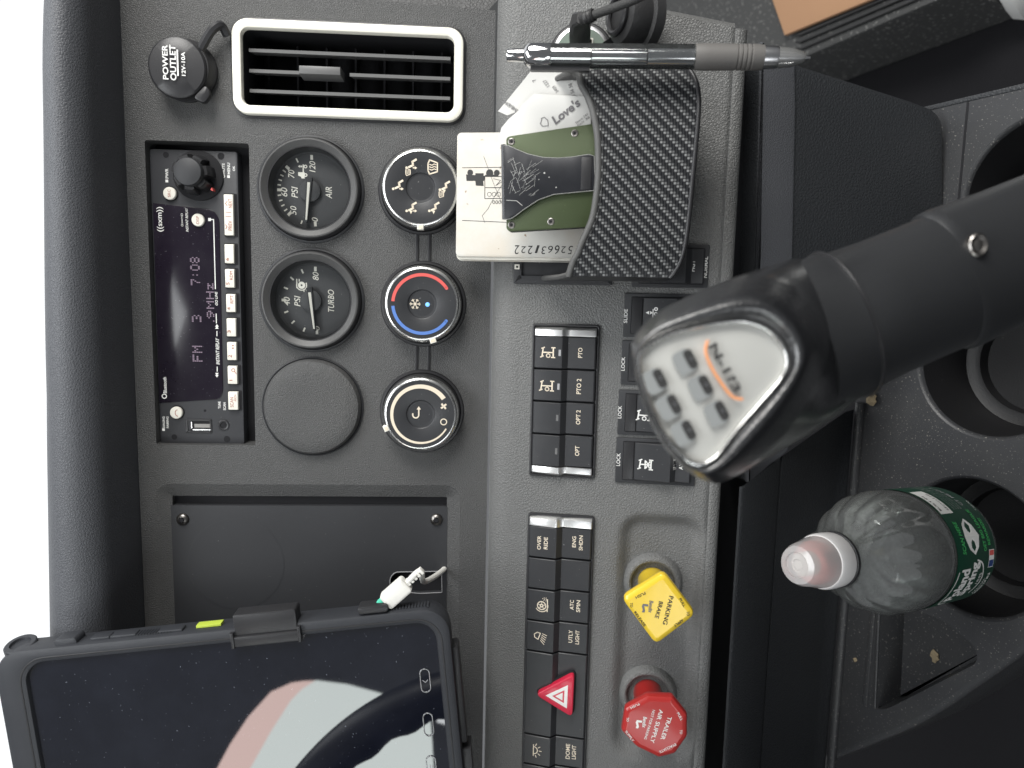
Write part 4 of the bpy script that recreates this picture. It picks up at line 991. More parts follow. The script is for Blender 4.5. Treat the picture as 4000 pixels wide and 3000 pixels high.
f, t, c_, le = knob('parking_brake_knob', None, 'yellow diamond-shaped push-pull knob lettered PARKING BRAKE', 'yellow', py_, hY,
    [('PARKING', 1042, 685, 220, 32, 170.5), ('BRAKE', 985, 682, 130, 28, 168), ('PULL', 1130, 637, 70, 20, 212), ('TO', 1165, 705, 34, 20, 190), ('APPLY', 1106, 763, 82, 20, 133),
     ('PUSH', 872, 592, 78, 20, 122), ('TO', 816, 652, 34, 20, 186), ('RELEASE', 868, 738, 130, 20, 217)], 'ink', 'brake knob', (2551, 2284))
le.build('lettering', 'ink', c_)
lb = MB(); 
def emblem(fr, h, x, y, k=1.0):
    lb = MB(); q = fr.P(*zh(x, y), h); th = R(176)
    def g(u, v): return (q[0] + (u * math.cos(th) - v * math.sin(th)) * k, q[1] + (u * math.sin(th) + v * math.cos(th)) * k)
    lb.flat([g(-2.6, 1.6), g(-2.6, -1.4), g(-1, -2.0), g(1, -1.2), g(2.6, -1.6), g(2.6, -.2), g(1.6, .2), g(-1.2, -.6), g(-1.4, 1.6)], h + .33)
    return lb
lb = emblem(f, hY, 900, 672, 1.0); lb.build('emblem', 'ink2', c_)
l2 = MB(); q = f.P(*zh(932, 660), hY); v, fc = glyphs('Bendix', .15, .02)
def curvetext(fr, s_, x, y, wd, ht, rt, h, shear=.15, bold=.02):
    q = fr.P(*zh(x, y), h); v, fc = glyphs(s_, shear, bold); x0, x1 = min(p[0] for p in v), max(p[0] for p in v); y0, y1 = min(p[1] for p in v), max(p[1] for p in v)
    th = R(rt); o_ = []
    for p in v:
        u = ((p[0] - x0) / (x1 - x0) - .5) * wd * .0801; w_ = ((p[1] - y0) / (y1 - y0) - .5) * ht * .0801
        o_.append((q[0] + u * math.cos(th) - w_ * math.sin(th), q[1] + u * math.sin(th) + w_ * math.cos(th), h + .34))
    return MB().add(o_, fc)
curvetext(f, 'Bendix', 935, 662, 92, 28, 176, hY).build('maker_lettering', 'ink2', c_)
hR = 34
fR = L.atp(2532, 2724, 0).at(0, 0, -5.2)
oc = [zh(775, 1282), zh(912, 1205), zh(1070, 1212), zh(1160, 1325), zh(1160, 1455), zh(1085, 1562), zh(985, 1588), zh(845, 1520), zh(752, 1420)]
pr_ = roundpoly(fR.poly(oc, hR - 2), 1.1, 3)
f, t, c_, le = knob('trailer_air_knob', None, 'red octagonal push-pull knob lettered TRAILER AIR SUPPLY', 'redk', pr_, hR,
    [('TRAILER', 1030, 1412, 190, 30, 166), ('AIR SUPPLY', 972, 1400, 270, 30, 168), ('NOT FOR PARKING', 928, 1390, 240, 19, 167.5), ('PULL', 1115, 1340, 66, 18, 210), ('TO', 1122, 1435, 32, 18, 184),
     ('EVACUATE', 1040, 1535, 136, 20, 123), ('PUSH', 838, 1275, 72, 18, 123), ('TO', 793, 1358, 32, 18, 180), ('SUPPLY', 805, 1460, 96, 18, 218)], 'print', 'brake knob', (2532, 2724))
le.build('lettering', 'print', c_)
emblem(f, hR, 862, 1388, 1.0).build('emblem', 'print', c_)
curvetext(f, 'Bendix', 897, 1375, 86, 28, 176, hR).build('maker_lettering', 'print', c_)

# ================================================================== organiser box and what is in it
zo = lambda x, y: (1700 + x * .7233, y * .7233)
HB = 48.0
f = L.atp(2500, 670, HB)         # origin on the panel behind the middle of the box
t = thing('organiser_box', f, 'black carbon-fibre organiser box with a scooped rim, stuck to the dash', 'organiser box')
rim = smooth([f.P(*zo(x, y), HB) for x, y in ((735, 352), (780, 385), (790, 440), (822, 500), (855, 590), (880, 720), (886, 850), (884, 960), (872, 1080), (850, 1190), (800, 1300), (772, 1370), (752, 1400), (722, 1488))], 3)
bot = [f.P(*zo(x, y), HB) for x, y in ((1430, 408), (1438, 520), (1428, 900), (1405, 1250), (1368, 1470), (1330, 1528))]
aT = rim[0][0] + .5; aB = rim[-1][0] - 1; bB = bot[2][1]
# plan section of the walls: front bulges slightly; param s runs passenger side -> driver side
n_ = len(rim)
def frontc(a):  u_ = (a - (aT + aB) / 2) / ((aT - aB) / 2); return HB - 5.0 * abs(u_) ** 4 - 1.5 * u_ * u_
def botb(a):
    u_ = (a - (aT + aB) / 2) / ((aT - aB) / 2); return bB + 7.0 * abs(u_) ** 7 + (aT - a) * .045
fr_ = MB(); rows = 10; ring = []
for (a, b) in rim:
    ring.append([(a, b + (botb(a) - b) * k / rows, frontc(a) - 2.5 * (k / rows)) for k in range(rows + 1)])
fr_.rings([[r[k] for r in ring] for k in range(rows + 1)], False, False, closed=False)
fr_.build('front', 'carbon', t, angle=60)
fi_ = MB(); fi_.rings([[(r[k][0], r[k][1], r[k][2] - 2.2) for r in ring] for k in range(rows + 1)], False, False, closed=False); fi_.build('front_lining', 'blkm', t, angle=60)
# side walls, rising towards the back
for nm, (a, b), s_ in (('side_wall', rim[0], 1), ('side_wall', rim[-1], -1)):
    bk = b + 17; w_ = MB()
    pts = [(a, b, frontc(a)), (a + s_ * 1.2, b + 6, HB * .62), (a + s_ * 1.4, bk - 3, HB * .3), (a + s_ * 1.2, bk, 1.6)]
    low_ = [(a + s_ * d, botb(a), c) for d, c in ((0, frontc(a) - 2.5), (.9, HB * .62), (1.1, HB * .3), (1.0, 1.6))]
    w_.rings([pts, low_], False, False, closed=False); w_.rings([[(p[0] - s_ * 2, p[1], p[2]) for p in pts], [(p[0] - s_ * 2, p[1], p[2]) for p in low_]], False, False, closed=False)
    w_.build(nm, 'blk', t, angle=60)
    e_ = MB().tube(smooth([(p[0] - s_ * 1, p[1], p[2]) for p in pts], 4), 1.5, 8); e_.build('edge_binding', 'carbon_rim', t)
bo = MB(); bo.rings([[(a, botb(a), frontc(a) - 2.5) for a, b in rim], [(a, botb(a) + .5, 1.6) for a, b in rim]], False, False, closed=False); bo.build('bottom', 'blk', t)
MB().box(aB + 1, aT - 1, bB + 2, rim[0][1] + 14, 2.3, 4.2).build('back_plate', 'blkm', t)
rb = MB().tube([(a, b + .4, frontc(a) - 1.1) for a, b in rim], 1.9, 10); rb.warp(lambda x, y, z: (x, y, z)); rb.build('rim_binding', 'carbon_rim', t, angle=60)
bd = MB().tube([(a, botb(a) + .3, frontc(a) - 3.0) for a, b in rim], 1.3, 8); bd.build('lower_edge', 'blk', t, angle=60)
st_ = MB().tube([(a, b - 1.9, frontc(a) + .55) for a, b in rim[6:-8]], .16, 6); st_.build('seam_stitching', 'ink', t)

# ---- card notebook
f = L.atp(2050, 768, 15)
f = f.at(0, 0, 9)
t = thing('notebook', f, 'soiled white card notebook with inked numbers, standing upright in the organiser box', 'notebook')
q = f.box(1783, 516, 2420, 1006, 6); nb = rrect(q[0], q[1], q[2], q[3], 2.5, 5)
MB().prism(nb, 4.9, 6.0, .25).build('front_cover', 'paper', t)
MB().prism(rrect(q[0] - 1.6, q[1] - 1, q[2], q[3] - .3, 2.0, 4), -1, 4.9).build('pages', 'edge', t)
MB().prism(rrect(q[0] - 2.2, q[1], q[2], q[3] + .3, 2.5, 5), -2.2, -1, .3).build('back_cover', 'paper', t)
zn = lambda x, y: (1750 + x * .3616, 600 + y * .3616)
le = MB(); C = 6.06
le.stroke([f.P(*zn(155, 153), 6), f.P(*zn(640, 147), 6)], .35, C); le.stroke([f.P(*zn(155, 722), 6), f.P(*zn(700, 745), 6)], .35, C)
le.stroke([f.P(*zn(x, y), 6) for x, y in ((640, 248), (398, 248), (398, 485), (640, 485))], .4, C); le.stroke([f.P(*zn(398, 368), 6), f.P(*zn(640, 368), 6)], .4, C)
for x, y, r in ((240, 205, 1.7), (450, 210, 2.1), (527, 208, 1.7)): le.disc(*f.P(*zn(x, y), 6), r, C + .01)
le.flat([f.P(*zn(x, y), 6) for x, y in ((195, 225), (400, 240), (390, 295), (200, 295))], C + .02); le.flat([f.P(*zn(x, y), 6) for x, y in ((295, 212), (385, 212), (385, 240), (295, 240))], C + .01)
le.flat([f.P(*zn(x, y), 6) for x, y in ((295, 295), (380, 295), (385, 350), (300, 345))], C + .03); le.flat([f.P(*zn(x, y), 6) for x, y in ((400, 230), (550, 225), (540, 250), (400, 250))], C + .04)
for x in (447, 497, 547): le.arc(*f.P(*zn(x, 440), 6), 1.05, 1.3, 0, 360, C + .01, 14)
le.stroke([f.P(*zn(x, y), 6) for x, y in ((385, 30), (430, 150), (480, 290), (540, 440), (600, 580))], .22, C + .02)
le.stroke([f.P(*zn(x, y), 6) for x, y in ((590, 330), (520, 430), (430, 600), (370, 670), (398, 745))], .22, C + .02)
le.stroke([f.P(*zn(x, y), 6) for x, y in ((490, 270), (570, 290), (515, 345), (590, 300))], .25, C + .03)
for k, ch in enumerate('1526631222'):
    x = 1395 - k * 72; le.text(ch, *f.box(*zn(x - 26, 990 + (k % 3) * 6), *zn(x + 26, 1075 + (k % 2) * 12), 6), C + .01, rot=90, shear=.15)
le.text('3000', *f.box(*zn(480, 505), *zn(602, 545), 6), C, rot=90)
le.build('inked_marks', 'ink', t)

# ---- till receipts
fA = L.atp(2150, 380, 26)
def rA(x, y): return 1.5 + .004 * (x + 14) ** 2
pa = fA.poly([zo(545, 362), zo(338, 600), zo(388, 622), zo(560, 560), zo(830, 640), zo(830, 500), zo(800, 405)], 24)
fA = fA.at(0, 0, 22)
oA = MB().add(*sheet(pa, rA)); oA = oA.build('till_receipt', 'receipt', frame=fA, angle=80)
tag(oA, 'slanted till receipt poking out of the organiser right beside the pen', 'receipt', 'receipts in the organiser')
le = MB(); rf = lambda x, y: rA(x, y) + .25
for x, y, w_, rt, s_ in ((600, 455, 40, 38, '1227'), (650, 485, 40, 38, '3409'), (405, 575, 95, 52, 'Auth 52840'), (430, 590, 80, 52, 'Batch 0214'), (740, 500, 90, 20, '153 56 58'), (535, 440, 14, 38, '7')):
    q = fA.P(*zo(x, y), 2); le.text(s_, q[0] - w_ * .05, q[0] + w_ * .05, q[1] - .9, q[1] + .9, rf, rot=rt)
le.build('receipt_print', 'ink2', oA)
fB = L.atp(2150, 470, 30)
pb = fB.poly([zo(532, 505), zo(470, 562), zo(452, 592), zo(398, 640), zo(358, 690), zo(346, 742), zo(520, 790), zo(840, 740), zo(840, 520)], 29)
fB = fB.at(0, 0, 27)
def rB(x, y): return 1.2 + .30 * max(0, 4 - abs(x + 14) * .2) + .003 * (x - 8) ** 2
oB = MB().add(*sheet(pb, rB)).build('till_receipt', 'receipt', frame=fB, angle=80)
tag(oB, "rumpled till receipt printed with a heart and big slanted lettering, beside the wallet", 'receipt', 'receipts in the organiser')
le = MB(); rf = lambda x, y: rB(x, y) + .25
def slant(x, y, w_, h_, rt, s_, bold=.02, shear=.1):
    q = fB.P(*zo(x, y), 2); v, fc = glyphs(s_, shear, bold); x0, x1 = min(p[0] for p in v), max(p[0] for p in v); y0, y1 = min(p[1] for p in v), max(p[1] for p in v); th = R(rt); o_ = []
    for p in v:
        u = ((p[0] - x0) / (x1 - x0) - .5) * w_; ww = ((p[1] - y0) / (y1 - y0) - .5) * h_
        X_, Y_ = q[0] + u * math.cos(th) - ww * math.sin(th), q[1] + u * math.sin(th) + ww * math.cos(th); o_.append((X_, Y_, rf(X_, Y_)))
    le.add(o_, fc)
slant(705, 600, 17, 5.0, -52, "Love's", .035)
q = fB.P(*zo(585, 655), 2); le.stroke([(q[0] + x, q[1] + y) for x, y in ((-2.4, -2.6), (-2.6, .6), (-1.2, 1.8), (.2, 1.2), (1.6, 1.2), (2.2, -.4), (.6, -2.2), (-2.4, -2.6))], .35, rf)
slant(790, 640, 8, 1.2, -52, 'Store 241', 0); slant(800, 655, 8, 1.2, -52, 'Exit 36', 0)
le.build('receipt_print', 'ink2', oB)

# ---- wallet
f = L.atp(2150, 700, 36).at(0, 0, 30)
t = thing('metal_wallet', f, 'olive green metal card wallet with a scratched black money clip', 'wallet')
zw = zo; cW = 6
pg = f.poly([zw(384, 745), zw(400, 735), zw(850, 668), zw(960, 660), zw(940, 1220), zw(820, 1226), zw(400, 1251), zw(384, 1235)], cW)
pg = roundpoly(pg, [1, 2.5, 0.1, .5, .5, .1, 2.5, 1], 4)
MB().prism(pg, 3.9, cW, .35).build('front_plate', 'green', t)
MB().prism(inset(pg, .6), 1.2, 3.9).build('cards', 'edge', t); MB().prism(pg, -.8, 1.2, .3).build('back_plate', 'blkm', t)
clp = f.poly([zw(366, 784), zw(395, 784), zw(440, 805), zw(500, 830), zw(580, 848), zw(660, 852), zw(740, 846), zw(830, 832), zw(860, 842), zw(866, 1030), zw(760, 1040), zw(640, 1052), zw(560, 1080), zw(480, 1132), zw(420, 1178), zw(395, 1186), zw(372, 1186)], cW + 2)
MB().prism(clp, cW + 1.0, cW + 2.4, .2).build('money_clip', 'clip', t)
MB().rings([[(x, y, cW + 1.6) for x, y in inset(clp, -.12)], [(x, y, cW + 2.46) for x, y in inset(clp, .1)], [(x, y, cW + 2.46) for x, y in inset(clp, .26)]], False, False).build('worn_edge', 'raw', t)
q0, q1 = f.P(*zw(366, 784), cW), f.P(*zw(372, 1186), cW)
MB().tube([(q0[0], q0[1] - .4, cW + 1.2), (q1[0], q1[1] - .4, cW + 1.2)], 1.3, 8).build('clip_bend', 'clip', t)
q = f.P(*zw(830, 930), cW + 2); w2 = f.box(*zw(778, 838), *zw(855, 1036), cW + 2.4); MB().box(w2[0] + 1, w2[1] - 1, w2[2] + 1, w2[3] - 1, cW + 2.3, cW + 2.75, .3).build('clip_foot', 'blk', t)
random.seed(3); sc_ = MB()
for k in range(70):
    x, y = random.gauss(450, 55), random.gauss(960, 75); th = random.choice((.50, .58, .66, .55, 1.35, 2.0)) + random.gauss(0, .07); ln = random.uniform(8, 70)
    p_, r_ = (x, y), (x + ln * math.cos(th), y - ln * math.sin(th))
    if min(p_[0], r_[0]) < 385 or max(p_[0], r_[0]) > 700 or min(p_[1], r_[1]) < 850 or max(p_[1], r_[1]) > 1060: continue
    sc_.stroke([f.P(*zw(*p_), cW + 2), f.P(*zw(*r_), cW + 2)], random.uniform(.07, .15), cW + 2.44 + k * .001)
for x, y, r in ((590, 935, .5), (653, 1013, .35), (615, 958, .3), (560, 970, .25)): sc_.disc(*f.P(*zw(x, y), cW + 2), r, cW + 2.49, 7)
sc_.stroke([f.P(*zw(470, 1110), cW + 2), f.P(*zw(440, 1085), cW + 2), f.P(*zw(385, 1082), cW + 2)], .3, cW + 2.5)
so_ = sc_.build('scratches', 'raw', t); so_['kind'] = 'stuff'
for x, y in ((412, 765), (754, 720), (412, 1215), (625, 1197)):
    c_ = f.P(*zw(x, y), cW)
    s2 = MB().lathe([(1.9, cW - .2), (1.9, cW + .12), (1.5, cW + .3), (1.0, cW + .2)], 20, *c_).build('screw', 'steel', t); MB().disc(*c_, .8, cW + .33, 6).build('screw_recess', 'void', s2)

# ---- click pen
zp = lambda x, y: (1700 + x * .7233, y * .7233)
f0 = L.at(0, 0, 55)
pA, pB = f0.P(1980, 216, 0), f0.P(3168, 226, 0)
d = Vector((pB[0] - pA[0], pB[1] - pA[1])); LP = d.length; ang = math.atan2(-d.x, d.y) 
f = f0.at(pA[0], pA[1]); f = Frame(f.o, f.ea * (d.y / LP) * -1 + f.eb * (d.x / LP), -(f.ea * d.x + f.eb * d.y) / LP)   # b points to the clicker end
t = thing('click_pen', f, 'clear-barrelled click pen with grey rubber grip, clipped to the organiser side', 'pen')
def pl(prof, nm, m, n=28):   # prof: (radius, distance from clicker end)
    mb = MB().lathe([(r, z) for r, z in prof], n); mb.warp(lambda x, y, z: (x, -z, y)); return mb.build(nm, m, t)
S = LP / 1188.0
pl([(2.2, 0), (3.0, 2 * S), (3.3, 8 * S), (3.3, 74 * S)], 'clicker', 'chrome2')
pl([(3.6, 70 * S), (5.4, 84 * S), (5.9, 96 * S), (5.9, 175 * S), (5.7, 180 * S)], 'upper_collar', 'chrome2')
pl([(5.7, 178 * S), (5.8, 330 * S), (5.8, 752 * S)], 'barrel', 'clear')
pl([(2.0, 178 * S), (2.0, 750 * S)], 'ink_tube', 'pen')
pl([(4.6, 182 * S), (4.6, 340 * S), (3.4, 345 * S), (3.4, 560 * S), (4.8, 565 * S), (4.8, 748 * S)], 'inner_sleeve', 'chrome2')
gp_ = [(5.7, 745 * S), (6.0, 752 * S), (6.2, 800 * S), (6.0, 900 * S)]
for k in range(4): z_ = 905 + k * 17; gp_ += [(6.0, z_ * S), (5.6, (z_ + 3) * S), (5.6, (z_ + 6) * S), (6.0, (z_ + 9) * S)]
gp_ += [(5.9, 985 * S), (5.6, 1008 * S)]
pl(gp_, 'grip', 'grip')
pl([(5.3, 1005 * S), (5.2, 1055 * S), (5.0, 1062 * S)], 'front_ring', 'satin'); pl([(5.0, 1060 * S), (4.4, 1110 * S), (3.0, 1150 * S), (2.0, 1165 * S)], 'nose_cone', 'nose'); pl([(2.2, 1060 * S), (1.6, 1140 * S), (.6, 1185 * S)], 'tip', 'satin')
MB().rings([[(x, -z, y) for x, y in ((-7.5, -1.6), (-5, -1.6), (-5, 1.6), (-7.5, 1.6))] for z in (100 * S, 112 * S, 330 * S, 338 * S)]).build('pocket_clip', 'blk', t)

# ================================================================== usb charger beside the pen
f = L.atp(2270, 215, 3)
t = thing('usb_charger', f, 'round green-faced USB charger plugged into the dash behind the pen', 'charger')
MB().lathe([(18.5, -.5), (18.5, 1.5), (17.4, 2.6), (16.2, 2.8)], 48).build('socket_ring', 'blk', t)
MB().lathe([(16.4, 2), (16.2, 3.4), (14.8, 3.9)], 48).build('face', 'satin', t)
MB().lathe([(14.6, 3.6), (14.4, 4.05)], 48).build('tinted_window', mat('pale_green_tint', (.16, .20, .17), .25, coat=.5), t)
for s_ in (-1, 1):
    q = (s_ * 6 - 2.6, s_ * 6 + 2.6, -6.6, 6.6)
    MB().ringframe(rrect(*q, .6, 2), inset(rrect(*q, .6, 2), .8), 4, 4.6, .2).build('usb_port', 'white', t); MB().box(q[0] + .9, q[1] - .9, q[2] + .9, q[3] - .9, 4.0, 4.2).build('usb_slot', 'void', t)
cA = f.P(2345, 40, 20); cB = f.P(2640, 60, 22)
# rubber outlet cover hanging on its strap
f2 = L.atp(2520, 62, 22).at(0, 0, 16)
t2 = thing('outlet_cover', f2, 'black rubber outlet cover dangling by its strap beside the USB charger', 'outlet cover')
cv = MB().lathe([(9, 16), (13.5, 14), (14.8, 10), (14.2, 3), (16.4, 2), (16.8, -3), (13, -5.5), (5, -6)], 36)
ro = Matrix.Rotation(R(-62), 3, 'X')
cv.warp(lambda x, y, z: tuple(ro @ Vector((x, y * 1.0, z)))); cv.build('cover', 'rubber', t2)
MB().tube([tuple(ro @ Vector((9 * math.cos(k), 9 * math.sin(k), 17))) for k in [i * .2 for i in range(33)]], 1.6, 8).build('rim', 'blk', t2)
q1 = f2.P(2372, 140, 0)
MB().rings([[(x, y - 2.6, z), (x, y + 2.6, z), (x + .4, y + 2.6, z + 1.4), (x + .4, y - 2.6, z + 1.4)] for x, y, z in ((q1[0], q1[1], -13), (q1[0] * .6, q1[1] * .6, -8), (q1[0] * .25, q1[1] * .25, -5))]).build('strap', 'rubber', t2)
# plug and braided cord
f3 = L.atp(2262, 110, 30)
t3 = thing('braided_cable', f3, 'black braided USB cord with angled plug in the green-faced charger', 'cable')
zo_ = lambda x, y: (1700 + x * .7233, y * .7233)
p0 = f3.P(*zo_(780, 215), 6); p1 = f3.P(*zo_(785, 110), 24); p2 = f3.P(*zo_(815, 95), 34); p3 = f3.P(*zo_(960, 35), 44); p4 = f3.P(*zo_(1100, -30), 52); p5 = f3.P(*zo_(1250, -120), 58)
pgb = MB(); pgb.rings([[(p[0] + dx * w_, p[1] + dy * h_, z) for dx, dy in ((-1, -.7), (-.7, -1), (.7, -1), (1, -.7), (1, .7), (.7, 1), (-.7, 1), (-1, .7))] for p, z, w_, h_ in ((p0, 5, 3.6, 5.6), (((p0[0] + p1[0]) / 2, (p0[1] + p1[1]) / 2), 16, 4.2, 5.8), (p1, 25, 3.8, 4.6), (((p1[0] + p2[0]) / 2, (p1[1] + p2[1]) / 2), 31, 3, 3.2))]); pgb.build('plug', 'rubber', t3)
sr = MB().tube(smooth([(*p1, 25), (*p2, 33), ((p2[0] * .7 + p3[0] * .3), (p2[1] * .7 + p3[1] * .3), 37)], 6), [3.4 if i % 2 else 2.8 for i in range(13)], 10); sr.build('strain_relief', 'rubber', t3)
MB().tube(smooth([(*p2, 34), (*p3, 42), (*p4, 48), (*p5, 52)], 8), 2.2, 12).build('cord', 'braid', t3)

# ================================================================== tablet in a rugged case
c1_, c2_ = U.P(1600, 2377, 64), U.P(300, 2509, 64)
th = math.atan2(c2_[1] - c1_[1], c2_[0] - c1_[0]) - math.pi / 2
f = U.at(c1_[0], c1_[1], 64).rot(th)
t = thing('tablet', f, 'dark tablet in a rugged black case, screen mirroring the steering wheel', 'tablet')
zt = lambda x, y: (x * .8816, 1800 + y * .8816)
b1_ = f.P(*zt(8, 1100))[1]; b0_ = f.P(*zt(2020, 1000))[1]; aT_ = f.P(*zt(1000, 745))[0]
o_ = rrect(-150, aT_, b0_, b1_, 15, 10)
scr = (-150 + 12, f.P(*zt(1000, 805), -1)[0], f.P(*zt(1955, 1000), -1)[1], f.P(*zt(150, 1100), -1)[1])
i_ = rrect(*scr, 11, 10)
MB().ringframe(o_, i_, -9, 1.2, 2.2, -1.6).build('case_rim', 'tough', t)
MB().prism(inset(o_, .8), -15, -7, 0).build('case_back', 'tough', t)
MB().flat(inset(i_, -.6), -1.5).build('screen', 'tscreen', t)
i2 = inset(i_, -3.0); MB().ringframe(inset(i_, -3.4), inset(i_, -2.6), 1.1, 1.5, .15).build('rim_groove', 'blk', t)
# ribs and buttons along the upper edge
for k in range(24):
    x = 600 + k * 13 if k < 12 else 1740 + (k - 12) * 14
    q = f.P(*zt(x, 780 if k < 12 else 650)); MB().box(aT_ - .3, aT_ + .9, q[1] - .5, q[1] + .5, -8, -2).build('grip_rib', 'tough', t)
for x0, x1 in ((385, 470), (475, 590), (690, 800)):
    b_a, b_b = f.P(*zt(x0, 790))[1], f.P(*zt(x1, 770))[1]
    MB().prism(rrect(aT_ - .5, aT_ + 1.4, min(b_a, b_b), max(b_a, b_b), .8, 3), -8, -2.5, .5).build('side_button', 'tough', t)
q0, q1 = f.P(*zt(870, 750), -4), f.P(*zt(980, 735), -4)
MB().box(aT_ + .2, aT_ + 1.6, q1[1], q0[1], -9, -4, .2).build('lime_sticker', 'lime', t)
# hinged port clips
def clipb(x0, x1, y0, y1, nm, lip):
    b_a, b_b = f.P(*zt(x1, (y0 + y1) / 2), 2)[1], f.P(*zt(x0, (y0 + y1) / 2), 2)[1]
    a_hi, a_lo = f.P(*zt((x0 + x1) / 2, y0), 2)[0], f.P(*zt((x0 + x1) / 2, y1), 2)[0]
    MB().prism(rrect(a_lo + lip, a_hi, b_a + 1, b_b - 1, 1.2, 3), -8, 1.6, .8).build(nm, 'blk', t)
    MB().prism(rrect(a_lo, a_lo + lip + .4, b_a, b_b, .8, 3), -2, 3.0, .7).build('clip_lip', 'blk', t)
    for b_ in (b_a, b_b): MB().box(a_lo - .4, a_lo + lip + 3, b_ - .9, b_ + .9, -2, 3.6, .5).build('clip_ear', 'blk', t)
clipb(1025, 1325, 672, 812, 'port_cover', 5.5)
q0, q1 = f.P(*zt(1582, 640), 0), f.P(*zt(1718, 620), 0)
MB().prism(rrect(aT_ + .5, aT_ + 5, q1[1], q0[1], 2, 4), -7, 1, .8).build('port_tab', 'blk', t)
# thumb screw of the mount near the visor
q = f.P(*zt(78, 850), -4)
mb = MB().lathe([(4.6, -9), (4.6, -2), (7.6, -2), (8, -1.4), (8, 3.4), (7.4, 4), (5.2, 4), (4.8, 2.6)], 30); ry = Matrix.Rotation(R(90), 3, 'Y') @ Matrix.Rotation(R(18), 3, 'X')
mb.warp(lambda x, y, z: tuple(Matrix.Rotation(R(78), 3, 'Y') @ Vector((x, y, z)) + Vector((q[0], q[1], -8)))); mb.build('thumb_screw', 'tough', t)
q = f.P(*zt(310, 780), -6); MB().prism(rrect(aT_ - 3, aT_ + 3.2, q[1] - 6, q[1] + 6, 2, 4), -10, -1, 1).build('corner_catch', 'tough', t)
# strap of the holder along the lower edge
q0, q1 = f.P(*zt(2015, 815), -6), f.P(*zt(2040, 1240), -6)
MB().prism(rrect(q1[0], q0[0], b0_ - 3.4, b0_ + 1.5, 1.6, 4), -14, -3, 1.2).build('holder_foot', 'blk', t)
MB().box(-120, q1[0] - 4, b0_ - 5, b0_ + 1, -16, -4, 1).build('holder_foot', 'blk', t)
MB().box(-90, -40, b0_ + 60, b0_ + 110, -72, -14.5).build('mount_arm', 'blk', t)
# oval hardware keys along the lower end of the screen, chrome rimmed
for (x, y, s_) in ((1884, 975, '<'), (1898, 1170, ''), (1912, 1360, '=')):
    c_ = f.P(*zt(x, y), -1); k_ = rrect(c_[0] - 7.2, c_[0] + 7.2, c_[1] - 2.9, c_[1] + 2.9, 2.85, 8)
    hk = MB().ringframe(k_, inset(k_, .55), -1.6, -.9, .2).build('hardware_key', 'satin', t)
    g_ = MB()
    if s_ == '<': g_.stroke([(c_[0] + .2, c_[1] + 1.4), (c_[0] - 1.2, c_[1]), (c_[0] + .2, c_[1] - 1.4)], .4, -1.4)
    if s_ == '=': g_.stroke([(c_[0] - 1.4, c_[1] + .6), (c_[0] + 1.4, c_[1] + .6)], .4, -1.4); g_.stroke([(c_[0] - 1.4, c_[1] - .6), (c_[0] + 1.4, c_[1] - .6)], .4, -1.4)
    if s_: g_.build('key_symbol', 'greyp', hk)
TAB = (f, scr, zt)

# ---- white charging cable into the tablet
f4 = U.at(0, 0, 26)
zc_ = zt
qa, qb = U.P(*zc_(1742, 596), 60), U.P(*zc_(1805, 536), 58); d = (Vector(qb) - Vector(qa)).normalized()
fc = Frame(U.W(*qa, 60), U.ea * d.x + U.eb * d.y, U.eb * d.x - U.ea * d.y)   # a runs along the plug
t = thing('charging_cable', fc, 'white charging cable with mint green tip plugged into the tablet case', 'cable')
MB().prism(rrect(-6.0, 10.5, -5.0, 5.0, 1.8, 5), -3, 3, 1.2).build('plug_body', 'cable', t)
MB().prism([(-11.5, -3.2), (-5.6, -3.6), (-5.6, 3.6), (-11.5, 3.2)], -1.6, 1.6, .4).build('plug_tip', 'mint', t)
for k in range(5): MB().prism(rrect(10.5 + k * 2.4, 12.2 + k * 2.4, -1.9, 1.9, .5, 2), -1.7, 1.7, .3).build('strain_ring', 'cable', t)
e_ = U.P(*zc_(1965, 462), -10); v_ = U.W(*e_, -8) - fc.o; e2 = (v_.dot(fc.ea) * 1000, v_.dot(fc.eb) * 1000, v_.dot(fc.ec) * 1000)
MB().tube(smooth([(9, 0, 0), (20, 0, -2), (e2[0] * .72, e2[1] * .55, e2[2] * .42), (e2[0], e2[1], e2[2] * .9), (e2[0] + 4, e2[1] + 1, e2[2])], 6), 1.7, 10).build('cord', 'cable', t)

# ================================================================== leather gear selector
zg = lambda x, y: (2300 + x * .6329, 1000 + y * .6329)
I0 = .218
def ring_px(pts, iz, n=64):
    P_ = smooth(pts, 8, True); ln = [0]
    for p, q in zip(P_, P_[1:] + P_[:1]): ln.append(ln[-1] + math.dist(p, q))
    out = []
    for k in range(n):
        s_ = ln[-1] * k / n; i = max(j for j in range(len(P_)) if ln[j] <= s_); u_ = (s_ - ln[i]) / max(1e-6, ln[i + 1] - ln[i]); a_, b_ = P_[i], P_[(i + 1) % len(P_)]
        out.append((a_[0] + (b_[0] - a_[0]) * u_, a_[1] + (b_[1] - a_[1]) * u_))
    return out
bez = [zg(x, y) for x, y in ((300, 640), (325, 575), (450, 492), (700, 425), (930, 396), (1090, 430), (1200, 530), (1243, 650), (1200, 750), (1090, 880), (920, 1075), (790, 1245), (700, 1300), (600, 1270), (460, 1110), (360, 890), (310, 730))]
sil = [zg(x, y) for x, y in ((266, 600), (285, 490), (420, 350), (600, 255), (800, 170), (1010, 105), (1230, 130), (1400, 300), (1480, 520), (1440, 760), (1340, 960), (1200, 1140), (1000, 1310), (820, 1398), (720, 1392), (560, 1290), (400, 1080), (300, 800))]
